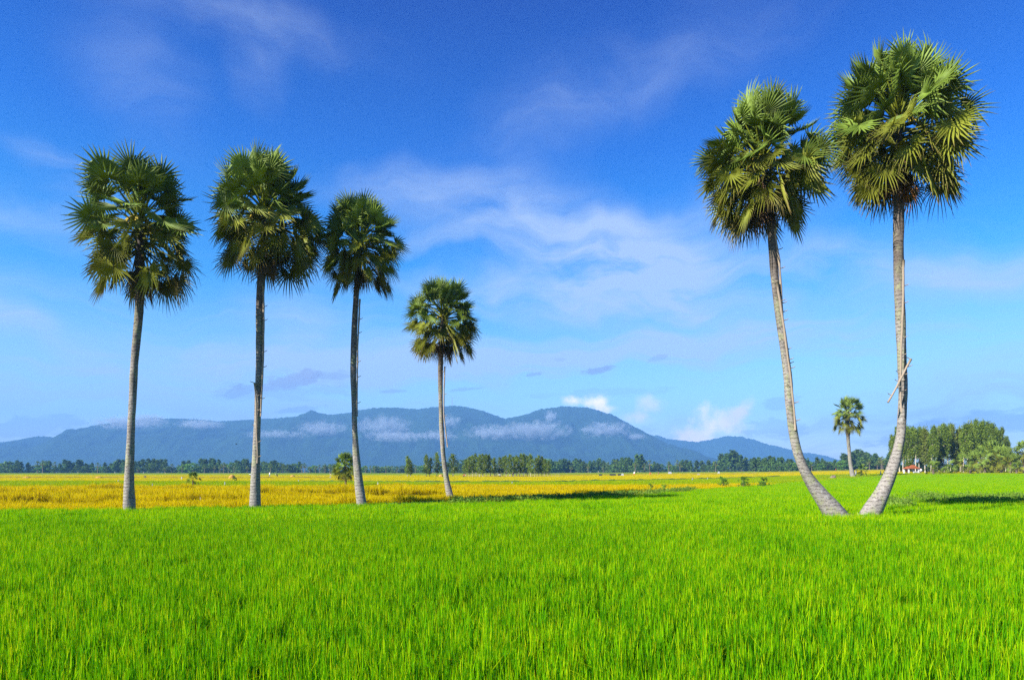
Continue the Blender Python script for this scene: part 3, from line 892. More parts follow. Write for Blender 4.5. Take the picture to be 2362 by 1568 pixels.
PALMS = {}
def tall_palm(key, label, basepy, stations, origin, Rc, seed, nleaf=46, nseg=25, skirt=9, stalks=5, Yov=None, **kw):
    Y = Yov or (EYE - CANOPY) * F / (basepy - HZ)
    w = []
    for (px, py, wd) in stations:
        p = at(px, py, Y); w.append((p.x, p.y, p.z, wd / 2 / F * Y * (.93 if key in 'abcd' else .97)))
    # continue the foot down to the mud
    a, b = Vector(w[0][:3]), Vector(w[1][:3])
    dirn = (a - b); dirn = dirn / max(abs(dirn.z), .01)
    foot = a + dirn * (a.z + .1) * .9
    w.insert(0, (foot.x, foot.y, -.1, w[0][3] * 1.06))
    o = at(origin[0], origin[1], Y)
    w.append((o.x, o.y, o.z - .1, w[-1][3] * .75))
    loc = (w[0][0], w[0][1], 0.0)
    t = thing('sugar_palm', label, 'palm tree', loc, 0, 'tall sugar palms standing round the green paddy')
    me, C = trunk_mesh(w, loc, seed=seed, seg=28)
    link('trunk', me, t)
    rad = Rc / F * Y
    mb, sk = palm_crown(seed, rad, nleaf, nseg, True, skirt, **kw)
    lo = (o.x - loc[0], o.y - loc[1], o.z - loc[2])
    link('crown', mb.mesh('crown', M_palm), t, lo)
    if skirt: link('dry_leaves', sk.mesh('dry_leaves', M_palm), t, lo)
    if stalks: link('flower_stalks', flower_stalks(seed, stalks, s=rad / 3.0).mesh('flower_stalks', M_attr, True), t, lo)
    PALMS[key] = (Y, loc, w)
    return t

tall_palm('a', 'tall sugar palm with ragged crown, first from the left, straight grey trunk', 1170,
          [(297.7, 1170, 28), (297.7, 1128, 24), (299.7, 1063, 20.5), (302, 997, 17.8), (305.5, 931, 17), (310, 839, 18), (316, 770, 19.5), (321, 713, 19.5), (323, 640, 20), (322, 560, 20)],
          (322, 492), 147, 21, nleaf=94, gap=.16, drop=2.1, lo_el=-40, down=.95, skirt=9, stalks=7)
tall_palm('b', 'tall sugar palm, second from the left, dense domed crown touching the first', 1165,
          [(588.7, 1165, 27), (589, 1120, 24), (590.7, 1062, 20.5), (594, 960, 16.5), (597, 879, 15.5), (598.5, 780, 17), (600, 685, 18.5), (603, 640, 19), (610, 560, 19)],
          (613, 475), 140, 34, nleaf=106, drop=1.6, lo_el=-40, down=.92, skirt=6)
tall_palm('c', 'slender sugar palm, third from the left, trunk dark and shaded near its crown', 1160.5,
          [(834, 1160, 24), (828, 1115, 21), (822.6, 1063, 17.5), (818.5, 997, 13.5), (817, 927, 13), (815, 859, 14.6), (816, 800, 14.6), (820.5, 697, 13.5), (825, 640, 14)],
          (832, 547), 106, 57, nleaf=94, drop=1.3, lo_el=-40, skirt=5, gap=.06)
tall_palm('d', 'shortest of the row of four sugar palms, round crown and thin leaning trunk', 1147.5,
          [(1038.3, 1147, 18.4), (1031.7, 1115, 14.5), (1024, 1063, 11.5), (1019, 997, 10.7), (1016.5, 918, 10.6), (1016, 847, 12), (1018, 790, 12)],
          (1022, 724), 92, 73, nleaf=88, drop=1.5, Yov=50.0, lo_el=-40, skirt=7, down=.92)
tall_palm('e', 'sugar palm with strongly curved trunk leaning left, bamboo climbing poles tied on', 1183,
          [(1924, 1183, 47), (1890, 1138, 35), (1865, 1102, 27), (1843, 1053, 22.5), (1829, 992, 20.5), (1821, 928, 20), (1817, 870, 19.8), (1808, 799, 18.5), (1798, 734, 18), (1787, 644, 17.8), (1781.5, 559, 19), (1775, 480, 19)],
          (1758, 352), 154, 88, nleaf=112, nseg=25, drop=1.5, lo_el=-40, down=.92, skirt=12)
tall_palm('f', 'tallest sugar palm, trunk bowed at its foot, orange dry leaves in its crown', 1181,
          [(2011, 1180, 44), (2036, 1134, 32), (2054, 1093, 27.5), (2067.5, 1050, 24.5), (2078, 1000, 20.5), (2081, 957, 19.5), (2083, 899, 19), (2080.6, 837, 20), (2077, 747, 21.8), (2074.5, 683, 22), (2073, 606, 22), (2072.7, 528, 22.5), (2073, 430, 22), (2070, 330, 21)],
          (2072, 258), 168, 96, nleaf=116, nseg=25, drop=2.0, lo_el=-40, down=.92, skirt=14, stalks=6)
# distant single palm between the two right trunks
tall_palm('g', 'small distant sugar palm seen between the two curved trunks', 1104,
          [(1969, 1104, 13), (1963, 1078, 9), (1958.5, 1040, 7.5), (1956, 1006, 8), (1955, 980, 8)],
          (1955, 948), 41, 101, nleaf=64, nseg=18, drop=2.6, lo_el=-40, skirt=5, stalks=4)

# bamboo climbing poles
def pole(label, key, pts, wd, nspur, side=1, off=.0):
    Y = PALMS[key][0]
    P = [at(px, py, Y - off) for px, py in pts]
    # in front of the trunk by off metres
    loc = P[0].copy()
    t = thing('climbing_pole', label, 'bamboo pole', tuple(loc), 0, 'bamboo climbing poles on the palm trunks')
    r = wd / 2 / F * Y
    mb = MB(); sp = MB()
    L = [(p - loc) for p in P]
    # resample with small wobble
    rng = random.Random(len(label))
    Q = []
    for a, b in zip(L[:-1], L[1:]):
        n = max(2, int((b - a).length / .35))
        for k in range(n):
            Q.append(a.lerp(b, k / n) + Vector((rng.uniform(-.008, .008), 0, 0)))
    Q.append(L[-1])
    mb.tube([tuple(q) for q in Q], [r * (1.18 if k % 3 == 0 else 1.0) * (1.1 - .3 * k / len(Q)) for k in range(len(Q))], 8)
    link('culm', mb.mesh('culm', M_wood, True), t)
    for k in range(nspur):
        f = (k + .5) / nspur * (len(Q) - 1); i = int(f)
        q = Q[i]
        s = side if k % 3 else -side
        m1 = MB()
        m1.tube([tuple(q), tuple(q + Vector((s * .16, -.03, .05))), tuple(q + Vector((s * .22, -.05, .09)))], [.022, .017, .009], 6)
        link('spur', m1.mesh('spur', M_wood, True), t)
    return t
pole('long bamboo climbing pole up the right side of the second palm trunk', 'b', [(607, 660), (608.5, 740), (607, 830), (604, 900), (601, 960)], 4.2, 8, 1, .16)
pole('old bamboo pole with broken tip on the left of the second palm trunk', 'b', [(587, 883), (591, 930), (592, 1000), (594, 1040), (593, 1068)], 3.6, 6, 1, .26)
pole('bamboo climbing pole with thorny stubs along the right side of the third trunk', 'c', [(830, 690), (825, 800), (824, 870), (823.5, 930), (824.5, 960)], 3.6, 8, 1, .2)
pole('thin bamboo pole hanging beside the fourth, shortest palm trunk', 'd', [(1026, 845), (1024, 910), (1024, 960), (1030, 1010), (1032, 1031)], 2.8, 4, 1, .2)
pole('upper bamboo climbing pole standing off the curved left-leaning trunk', 'e', [(1786, 530), (1797, 600), (1802, 680), (1806, 760), (1816, 830), (1821, 847)], 5.2, 9, 1, .12)
pole('lower bamboo climbing pole along the curved left-leaning trunk', 'e', [(1792, 650), (1806, 740), (1818, 830), (1826, 890), (1832, 950), (1834.5, 992)], 5.0, 9, 1, .22)
pole('bamboo pole tied flat against the tallest palm trunk', 'f', [(2084, 600), (2083, 700), (2079, 800), (2077, 880), (2079, 950)], 4.8, 8, 1, .42)
pole('loose bamboo stick hanging askew across the tallest palm trunk', 'f', [(2101, 828), (2082, 865), (2067, 895), (2048, 928)], 4.6, 7, 1, .55)

# ------------------------------------------------------------------ other vegetation
def leaf_cloud(clumps, per, size, rng_seed, tones, droop=.4, sx=1.0, sz=1.0, aspect=.5):
    """clumps: list of (x, y, z, r). many small leaf faces spread through each clump"""
    rs_ = np.random.RandomState(rng_seed)
    c = np.array(clumps, float)
    n = len(c) * per
    ci = np.repeat(np.arange(len(c)), per)
    g = rs_.normal(0, .48, (n, 3))
    r = c[ci, 3][:, None]
    P = c[ci, :3] + g * r * np.array([sx, sx, sz])
    d = rs_.normal(0, 1, (n, 3)); d[:, 2] -= droop * 2; d /= np.linalg.norm(d, axis=1)[:, None]
    s = np.cross(d, rs_.normal(0, 1, (n, 3))); s /= np.linalg.norm(s, axis=1)[:, None]
    l = size * rs_.uniform(.6, 1.4, n)[:, None]; w = l * aspect
    V = np.stack([P - d * l / 2, P + s * w / 2, P + d * l / 2, P - s * w / 2], 1).reshape(-1, 3)
    Q = np.arange(n * 4).reshape(n, 4)
    t0, t1 = np.array(tones[0]), np.array(tones[1])
    f = np.clip(rs_.normal(.5, .2, len(c)), 0, 1)[ci] * .6 + rs_.rand(n) * .4
    C = t0[None, :] * (1 - f[:, None]) + t1[None, :] * f[:, None]
    return V, Q, np.repeat(C, 4, 0)

def euc_tree(seed, H, per, size, nclump, tones, width=.16, bare=.25, mat=None, seg=7, lean=.03):
    """tall thin-crowned tree: pale slender trunk, drooping feathery clumps"""
    rng = random.Random(seed)
    lx = rng.uniform(-lean, lean) * H; ly = rng.uniform(-.02, .02) * H
    mb = MB()
    n = 8; pts = [];
    for k in range(n):
        t = k / (n - 1)
        pts.append((lx * t + .012 * H * math.sin(t * 5 + seed), ly * t, H * .93 * t - (.3 if k == 0 else 0)))
    mb.tube(pts, [H * .0105 * (1 - .85 * k / (n - 1)) + .012 for k in range(n)], seg)
    clumps = []
    for k in range(nclump):
        t = bare + (1 - bare) * ((k + rng.random()) / nclump)
        env = width * H * (math.sin(PI * min(1, (t - bare) / (1 - bare) * .92 + .08)) ** .6) * (1.05 - .35 * t)
        a = rng.uniform(0, 2 * PI); rr = env * rng.uniform(.15, 1.0)
        bx = lx * t; by = ly * t
        z = H * t * .97
        cx, cyy = bx + math.cos(a) * rr, by + math.sin(a) * rr
        clumps.append((cx, cyy, z, H * rng.uniform(.03, .06)))
        if k % 2 == 0:
            zz = z - rr * .9
            mb.tube([(bx, by, zz), ((bx + cx) / 2, (by + cyy) / 2, zz + rr * .5), (cx, cyy, z)], [H * .0035, H * .0025, H * .001], 4, cap=False)
    V, Q, C = leaf_cloud(clumps, per, size, seed, tones, .5, 1.0, 1.35)
    return mb.mesh('trunk', M_pale, True), quad_mesh('crown', V, Q, C, mat or M_euc)

def bush_tree(seed, H, W, per, size, nclump, tones, mat=None, trunk=.2):
    rng = random.Random(seed)
    mb = MB()
    mb.tube([(0, 0, -.3), (.02 * H, 0, H * .3), (0, .02 * H, H * .6)], [H * .03, H * .022, H * .01], 6)
    clumps = []
    for k in range(nclump):
        a = rng.uniform(0, 2 * PI); t = rng.random()
        z = H * (trunk + (1 - trunk) * t * .93)
        env = W / 2 * math.sqrt(max(.05, 1 - (2 * t - .8) ** 2 * .62)) * rng.uniform(.25, 1)
        x, y = math.cos(a) * env, math.sin(a) * env
        clumps.append((x, y, z, H * rng.uniform(.06, .12)))
        if k % 3 == 0: mb.tube([(0, 0, H * .25), (x * .5, y * .5, (z + H * .25) / 2), (x, y, z)], [H * .012, H * .008, H * .003], 4, cap=False)
    V, Q, C = leaf_cloud(clumps, per, size, seed, tones, .2, 1.2, 1.0, .6)
    return mb.mesh('trunk', M_dbark, True), quad_mesh('crown', V, Q, C, mat or M_euc)

def small_palm(seed, H, Rc, nleaf, nseg, skirt=3, lo=-55, drop=.4, trad=.16, mat=None):
    mb, sk = palm_crown(seed, Rc, nleaf, nseg, False, skirt, drop=drop, lo_el=lo)
    for m in (mb, sk):
        m.v = [(x, y, z + H) for (x, y, z) in m.v]
    tr = MB()
    rng = random.Random(seed); lx = rng.uniform(-.04, .04) * H
    n = 7
    tr.tube([(lx * (1 - k / (n - 1)) ** 2, 0, (H) * k / (n - 1) - (.25 if k == 0 else 0)) for k in range(n)], [trad * (1.25 - .5 * k / (n - 1)) for k in range(n)], 8)
    return tr.mesh('trunk', M_dbark, True), mb.mesh('crown', mat or M_palm2), (sk.mesh('dry_leaves', M_palm) if skirt else None)

def plant(name, label, cat, meshes, loc, rz=0, s=1.0, group=None, names=('trunk', 'crown', 'dry_leaves')):
    t = thing(name, label, cat, loc, rz, group, s)
    for nme, me in zip(names, meshes):
        if me is not None: link(nme, me, t)
    return t

ORD = ['first', 'second', 'third', 'fourth', 'fifth', 'sixth', 'seventh', 'eighth', 'ninth', 'tenth', 'eleventh', 'twelfth', 'thirteenth', 'fourteenth', 'fifteenth',
       'sixteenth', 'seventeenth', 'eighteenth', 'nineteenth', 'twentieth', 'twenty-first', 'twenty-second', 'twenty-third', 'twenty-fourth', 'twenty-fifth', 'twenty-sixth', 'twenty-seventh', 'twenty-eighth', 'twenty-ninth', 'thirtieth']

# --- distant tree line
DK = ((0.03, 0.065, 0.012), (0.10, 0.16, 0.03))
MG = ((0.045, 0.10, 0.02), (0.11, 0.19, 0.04))
LG = ((0.06, 0.14, 0.015), (0.13, 0.25, 0.03))
far_euc = [euc_tree(200 + i, 10, 22, .8, 46, (DK, MG, DK, MG)[i], width=.17, bare=.18, mat=M_far, seg=5) for i in range(4)]
far_bush = [bush_tree(220 + i, 10, 9.5, 22, .95, 46, (DK, MG, LG)[i], mat=M_far, trunk=.04) for i in range(3)]
far_palm = [small_palm(240 + i, 7.6, 2.3, 22, 9, 2, -55, 1.0, .26) for i in range(3)]
for m in far_palm: pass

SECT = [(-9999, 290, 'left of first tall trunk'), (290, 440, 'between first tall trunk and young palm'), (440, 590, 'between young palm and second trunk'),
        (590, 785, 'between second and third trunks'), (785, 940, 'just right of third trunk'), (940, 1030, 'just left of fourth trunk'), (1030, 1300, 'behind the fenced grove'),
        (1300, 1480, 'right of the fenced grove'), (1480, 1680, 'under the lower far hills'), (1680, 1850, 'just left of the curved trunk'), (1850, 1958, 'between curved trunk and distant palm'),
        (1958, 9999, 'right of the small distant palm')]
TL = []   # (px, top py, kind, Y)
def add(kind, pairs, Y=770): TL.extend([(x, y, kind, Y) for x, y in pairs])
z1 = lambda zx, zy: (zx / 5.43, (1660 + zy / 3.374) / 1.609)
z2 = lambda zx, zy: (435 + zx / 5.43, (1660 + zy / 3.374) / 1.609)
z3 = lambda zx, zy: (870 + zx / 5.43, (1660 + zy / 3.374) / 1.609)
z4 = lambda zx, zy: (1305 + zx / 5.43, (1660 + zy / 3.374) / 1.609)
z5 = lambda zx, zy: (1740 + zx / 5.43, (1660 + zy / 3.374) / 1.609)
add('e', [z1(*p) for p in [(130, 175), (215, 165), (270, 182), (350, 190), (600, 172), (760, 200), (820, 155), (870, 170), (920, 190), (975, 157), (1012, 165), (1070, 200), (1150, 195), (1310, 190), (1400, 200), (1440, 178), (1485, 152),
                           (1530, 158), (1570, 148), (1700, 175), (1745, 172), (1800, 152), (1862, 143), (1930, 145), (1968, 158), (2030, 152), (2068, 150), (2310, 172)]])
add('b', [z1(*p) for p in [(30, 200), (90, 180), (180, 235), (430, 230), (540, 200), (680, 235), (800, 260), (920, 262), (1050, 235), (1130, 215), (1270, 240), (1330, 235), (1390, 232), (1200, 290), (1620, 190), (1900, 200), (2100, 235), (2200, 250), (2290, 215)]])
add('p', [z1(*p) for p in [(470, 160), (535, 152), (560, 156), (690, 170), (1090, 250), (1225, 180), (1730, 240), (1990, 245), (2060, 250), (2150, 195), (2240, 210), (2280, 225)]])
add('e', [z2(*p) for p in [(0, 165), (170, 142), (215, 150), (280, 138), (320, 150), (370, 152), (600, 165), (640, 172), (680, 145), (735, 150), (1090, 165), (1040, 172), (1380, 182)]])
add('b', [z2(*p) for p in [(50, 195), (100, 230), (180, 210), (250, 215), (440, 210), (530, 190), (570, 200), (640, 230), (760, 190), (940, 180), (1000, 200), (1150, 195), (1250, 215), (1330, 205), (1560, 225), (1700, 225), (1800, 210), (1830, 230), (2200, 235), (2340, 230), (2150, 245)]])
add('p', [z2(*p) for p in [(95, 205), (200, 220), (265, 222), (320, 215), (395, 215), (440, 180), (500, 230), (570, 225), (735, 222), (1030, 200), (1120, 205), (1180, 200), (1230, 215), (1300, 205), (1420, 195), (1455, 190), (1520, 230), (1590, 222), (1640, 205), (1710, 200), (1770, 212), (1820, 200), (2220, 220), (2280, 222), (2330, 230)]])
add('p', [z3(*p) for p in [(20, 225), (60, 235), (110, 222), (190, 220), (250, 240), (300, 235), (480, 225), (540, 275), (700, 205)]])
add('b', [z3(*p) for p in [(0, 240), (80, 240), (150, 235), (230, 235), (330, 230), (440, 215), (520, 240), (600, 235), (560, 225), (850, 180), (1060, 200), (1120, 180), (1080, 160), (2130, 150), (2200, 175), (2180, 200), (2250, 200), (2330, 180)]])
add('e', [z3(*p) for p in [(2230, 180), (2290, 155), (2330, 145)]])
add('e', [z4(*p) for p in [(0, 150), (40, 165), (90, 165), (130, 140), (185, 152), (230, 175), (300, 170), (345, 165), (410, 140), (470, 170), (620, 150), (650, 150), (700, 132), (740, 130), (790, 130), (825, 150), (905, 90), (960, 92),
                           (1110, 178), (1150, 200), (1300, 190), (1460, 160), (1520, 160), (1560, 170), (1640, 165), (1700, 168), (1790, 165), (1850, 175), (1940, 85), (1995, 80), (2080, 42), (2140, 72), (2190, 100), (2250, 128), (2315, 145)]])
add('b', [z4(*p) for p in [(60, 190), (200, 200), (270, 200), (500, 210), (540, 225), (590, 215), (660, 190), (720, 180), (780, 180), (860, 200), (1010, 220), (1080, 215), (1200, 210), (1320, 220), (1370, 225), (1440, 230), (1500, 215), (1600, 240), (1730, 215), (1800, 225), (1880, 205), (1930, 220), (2000, 240), (2060, 180), (2100, 250), (2200, 200), (2290, 205), (2340, 200)]])
add('p', [z4(*p) for p in [(65, 230), (280, 205), (530, 172), (470, 230), (630, 150), (870, 165), (985, 190), (1050, 147), (1395, 148), (1430, 180), (1880, 155), (1290, 165)]])
add('e', [z5(*p) for p in [(0, 130), (40, 125), (100, 145), (150, 130), (200, 108), (240, 125), (290, 130), (345, 125), (420, 148), (470, 150), (680, 165), (790, 125), (850, 140), (890, 165), (1000, 158), (1105, 78), (1140, 90), (1230, 62), (1305, 30), (1345, 45),
                           (1395, 65), (1440, 75), (1500, 80), (1540, 110), (1690, 60)]], 600)
add('b', [z5(*p) for p in [(60, 190), (130, 190), (190, 180), (250, 190), (310, 190), (370, 200), (440, 195), (500, 190), (560, 160), (640, 140), (720, 190), (830, 200), (920, 180), (980, 185), (1040, 200), (1110, 165), (1160, 180), (1290, 120), (1400, 120), (1450, 130), (1560, 180), (1650, 180), (1620, 150)]], 600)
add('p', [z5(*p) for p in [(720, 190), (1440, 140), (1540, 190), (1590, 100), (1610, 150)]], 600)
rng = random.Random(4)
for k in range(26):      # beyond both edges of the photograph
    TL.append((-20 - k * 13 + rng.uniform(-4, 4), 1066 + rng.uniform(-4, 6), 'ebp'[k % 3], 770))
TL.sort()
cnt = {}
KN = {'e': ('feathery_tree', 'tall feathery tree', 'tree'), 'b': ('bushy_tree', 'rounded bushy tree', 'tree'), 'p': ('distant_palm', 'fan palm', 'palm tree')}
for (px, top, kind, Y0) in TL:
    Y = Y0 + rng.uniform(-25, 35) + {'e': 25, 'b': 0, 'p': -18}[kind]
    loc = stand(px, Y)
    H = EYE + (HZ - top) / F * Y - loc[2]
    H = max(H, 3.0)
    sec = [i for i, s_ in enumerate(SECT) if s_[0] <= px < s_[1]][0]
    cnt[(kind, sec)] = cnt.get((kind, sec), 0) + 1
    o_ = ORD[cnt[(kind, sec)] - 1] if cnt[(kind, sec)] <= len(ORD) else 'last'
    lab = f'{o_} {KN[kind][1]} from left, far tree line {SECT[sec][2]}'
    if kind == 'e': ms = rng.choice(far_euc); s = (H / 10 * rng.uniform(1.5, 2.1),) * 2 + (H / 10 * 1.02,)
    elif kind == 'b': ms = rng.choice(far_bush if rng.random() < .5 else far_bush[:2]); s = (H / 10 * rng.uniform(1.3, 1.8),) * 2 + (H / 10 * 1.05,)
    else: ms = rng.choice(far_palm); s = (max(1.1, H / 10 * 1.2),) * 2 + (H / 10,)
    plant(KN[kind][0], lab, KN[kind][2], ms, loc, rng.uniform(0, 6.28), s, 'trees and palms of the distant tree line')

# low hedge so that no daylight shows under the far crowns
hc = []
rs2 = np.random.RandomState(8)
for k in range(1500):
    px = rs2.uniform(-500, 2065); Y = (815 if px < 1740 else 650) + rs2.uniform(-20, 30)
    X = (px - 1181) / F * Y; hc.append((X, Y, float(ground_h(X, Y)) + rs2.uniform(.2, 3.6), rs2.uniform(1.6, 2.6)))
V, Q, C = leaf_cloud(hc, 26, 1.1, 3, ((0.012, 0.04, 0.02), (0.035, 0.085, 0.03)), .1, 1.3, 1.0, .7)
props(link('undergrowth', quad_mesh('undergrowth', V, Q, C, M_far)), 'dark undergrowth along the foot of the far tree line', 'undergrowth', None, 'stuff')

# --- nearer standing trees
EG = ((0.06, 0.11, 0.014), (0.19, 0.25, 0.028))
EG2 = ((0.05, 0.09, 0.014), (0.16, 0.21, 0.028))
EG3 = ((0.08, 0.11, 0.02), (0.17, 0.20, 0.03))
mid_euc = [euc_tree(300 + i, 10, 26, .36, 60, (EG, EG2, EG, EG2)[i], width=.15, bare=.22) for i in range(4)]
mid_list = [(940, 1051, 'leaning pale-trunked tree standing alone right of the third tall palm'), (947, 1060, 'low partner of the lone pale-trunked tree right of the third tall palm'),
            (984, 1047.5, 'feathery tree in the field just left of the fourth tall trunk'), (991, 1055, 'darker feathery tree close beside the fourth tall trunk, on its left'),
            (1008, 1043.5, 'tall feathery tree half hidden behind the fourth tall trunk'), (1045, 1046, 'wide feathery tree standing alone right of the fourth tall trunk')]
for i, (px, top, lab) in enumerate(mid_list):
    Y = 235 + i * 2; loc = stand(px, Y); H = EYE + (HZ - top) / F * Y - loc[2]
    plant('feathery_tree', lab, 'tree', mid_euc[i % 4], loc, i * 1.3, (H / 10 * (1.3 if i != 5 else 1.9), H / 10 * 1.3, H / 10), 'feathery trees standing in the rice fields')
grove = [(1074, 1058), (1082, 1052), (1090, 1050), (1098, 1046), (1106, 1048), (1114, 1046), (1122, 1047), (1131, 1048), (1140, 1055), (1152, 1054), (1160, 1053), (1168, 1050), (1176, 1048), (1185, 1052), (1192, 1050),
         (1199, 1046), (1207, 1046), (1216, 1050), (1225, 1047), (1234, 1055), (1242, 1050), (1250, 1052), (1257, 1058), (1264, 1062)]
for i, (px, top) in enumerate(grove):
    Y = 252 + rng.uniform(-5, 8); loc = stand(px, Y); H = EYE + (HZ - top) / F * Y
    plant('feathery_tree', f'{ORD[i]} tree from the left in the fenced grove in the middle distance', 'tree', mid_euc[i % 4], loc, rng.uniform(0, 6), (H / 10 * 1.45, H / 10 * 1.45, H / 10), 'trees of the fenced grove')
# fence round the grove
fx0, fy = (1068 - 1181) / F * 246, 246
fx1 = (1290 - 1181) / F * 246
ft = thing('field_fence', 'thin stick fence in front of the grove in the middle distance', 'fence', (fx0, fy, 0), 0)
nf = 26
for k in range(nf):
    m1 = MB(); x = (fx1 - fx0) * k / (nf - 1)
    m1.tube([(x, 0, -.2), (x + .03, 0, 1.0), (x, 0, 1.75 + .15 * math.sin(k * 2.1))], [.06, .05, .045], 6)
    link('post', m1.mesh('post', M_wood, True), ft)
for z in (.7, 1.45):
    m1 = MB(); m1.tube([((fx1 - fx0) * k / 12, .09, z + .06 * math.sin(k * 1.9)) for k in range(13)], [.035] * 13, 5)
    link('rail', m1.mesh('rail', M_wood, True), ft)

# --- tall grove on the right
big_euc = [euc_tree(400 + i, 15, 44, .42, 70, (EG, EG2, EG3, EG, EG2)[i], width=.12, bare=(.36, .42, .24, .34, .15)[i], lean=.05) for i in range(5)]
c4 = lambda zx, zy: ((2700 + zx / 2.147) / 1.609, (1400 + zy / 2.147) / 1.609)
right = [(2057, 1003, 1), (2061, 1008, 4), (2068, 985, 1), (2076, 990, 0), (2083, 986, 3), (2090, 983, 0), (2097, 992, 4), (2104, 984, 3), (2112, 990, 1), (2119, 984, 0), (2127, 991, 4), (2134, 985, 2), (2141, 995, 2), (2148, 988, 3),
         (2155, 982, 1), (2162, 992, 4), (2170, 983, 2), (2178, 977, 0), (2186, 982, 3), (2193, 978, 1), (2200, 980, 2), (2208, 990, 4), (2215, 984, 2), (2223, 977, 3), (2231, 979, 0), (2238, 972, 2), (2247, 978, 4), (2254, 966, 3),
         (2262, 974, 1), (2270, 970, 0), (2278, 973, 1), (2287, 976, 3), (2295, 985, 0), (2304, 992, 4), (2312, 986, 1), (2320, 1006, 4), (2326, 1018, 0), (2336, 1050, 4), (2348, 1044, 1), (2366, 1046, 4), (2384, 1040, 1), (2410, 1020, 2), (2440, 1010, 3), (2470, 1000, 0)]
for i, (px, top, k) in enumerate(right):
    Y = 218 + rng.uniform(-8, 26); loc = stand(px, Y); H = EYE + (HZ - top) / F * Y - loc[2]
    nm = ORD[i] if i < len(ORD) else 'one'
    kinds = ['leafy', 'dark', 'olive-tinged', 'pale-trunked', 'bushy']
    lab = (f'{nm} tree from the left in the tall grove behind the red-roofed shelter' if i < 30 else f'{kinds[k]} tree, {ORD[i - 30]} past the highest crown of the tall grove')
    plant('feathery_tree', lab, 'tree', big_euc[k], loc, rng.uniform(0, 6), (H / 15 * rng.uniform(.75, 1.1),) * 2 + (H / 15,), 'trees of the tall grove on the right')
# undergrowth of the grove
hc = []
for k in range(420):
    px = rs2.uniform(2050, 2480); Y = 246 + rs2.uniform(-4, 14)
    X = (px - 1181) / F * Y; hc.append((X, Y, float(ground_h(X, Y)) + rs2.uniform(.2, 4.5) * rs2.rand() ** .6, rs2.uniform(.6, 1.4)))
V, Q, C = leaf_cloud(hc, 70, .42, 6, ((0.025, 0.06, 0.02), (0.07, 0.13, 0.03)), .1, 1.4, 1.0, .6)
props(link('undergrowth', quad_mesh('undergrowth', V, Q, C, M_euc)), 'dark undergrowth filling the back of the tall grove', 'undergrowth', None, 'stuff')

# --- young fan palms in front of the grove (px, base py, top py, half width px)
YP = [(2152.8, 1092.5, 1060, 22, 'young fan palm with orange stalks right of the red-roofed shelter'), (2184, 1090.5, 1067, 24, 'low bushy fan palm next to the young palm by the shelter'),
      (2205, 1090, 1070, 20, 'small pale fan palm low between larger ones before the grove'), (2219, 1088, 1043, 25, 'slim fan palm with upright crown before the grove'),
      (2238, 1091.5, 1062, 21, 'fan palm with white cloth at its foot'), (2262, 1088, 1030, 32, 'broad fan palm left of the biggest palm of the thicket'),
      (2288, 1087, 1008, 44, 'biggest fan palm of the thicket before the grove'), (2310, 1088, 1022, 34, 'fan palm leaning on the right of the biggest one'),
      (2331, 1090, 1036, 30, 'bright green fan palm near the right edge of the thicket'), (2362, 1087, 1008, 38, 'tall fan palm cut by the right border of the view'),
      (2272, 1089, 1055, 24, 'small fan palm under the biggest palm of the thicket'), (2345, 1091, 1062, 20, 'yellowish low fan palm close to the right border')]
for i, (px, b, top, hw, lab) in enumerate(YP):
    Y = 172 + (1092.5 - b) * 5.5; loc = stand(px, Y)
    z = loc[2]
    H = EYE + (HZ - top) / F * Y - z; rc = hw / F * Y * 1.0
    big = H > 7
    ms = small_palm(500 + i, max(.5, H - rc * .95), rc, 26 if big else 17, 12, 5 if big else 2, -50 if big else -30, .5, .32 if big else .25)
    plant('fan_palm', lab, 'palm tree', ms, loc, 0, 1.0, 'fan palms in front of the tall grove')
ms = small_palm(530, 1.15, 1.15, 14, 13, 2, -25, .2, .13)
Y = 86; plant('fan_palm', 'little young palm alone in the golden fields between first and second tall trunks', 'palm tree', ms, stand(445, Y), 0)
ms = small_palm(531, 3.25, 1.8, 74, 13, 12, -50, .9, .13)
Y = 92; plant('fan_palm', 'short shaggy palm with dry skirt beside the third tall trunk', 'palm tree', ms, stand(796.5, Y), 0)
ms = small_palm(532, 1.7, 1.7, 16, 11, 1, -25, .2, .22)
plant('fan_palm', 'young palm just right of the small distant palm', 'palm tree', ms, stand(1987, 165), 0)
ms = small_palm(533, .9, 1.2, 12, 9, 1, -20, .2, .2)
plant('fan_palm', 'tiny palm tuft showing left of the bowed trunk of the tallest palm', 'palm tree', ms, stand(2045, 168), 0)

# saplings in the middle field
SAP = [(1504, 1128, 1110, 'thin'), (1532, 1128, 1111, 'sparse'), (1669, 1121.5, 1097, 'dense'), (1715, 1121.5, 1098, 'leafy'), (1761, 1120.5, 1098, 'rounded')]
for i, (px, b, top, w_) in enumerate(SAP):
    Y = (EYE - .45) * F / (b - HZ); loc = stand(px, Y); H = EYE + (HZ - top) / F * Y
    ms = bush_tree(600 + i, H, H * .85, 26 if i > 1 else 12, .13, 34 if i > 1 else 18, LG, trunk=.15)
    plant('sapling', f'{w_} green sapling, {ORD[i]} of five along the edge of the green paddy', 'shrub', ms, loc, 0, 1.0, 'saplings along the paddy edge')
ms = bush_tree(610, 1.1, 1.3, 20, .16, 20, MG, trunk=.1)
plant('sapling', 'small dark shrub in the yellow field right of the young palm', 'shrub', ms, stand(545 - 5, 135), 0)

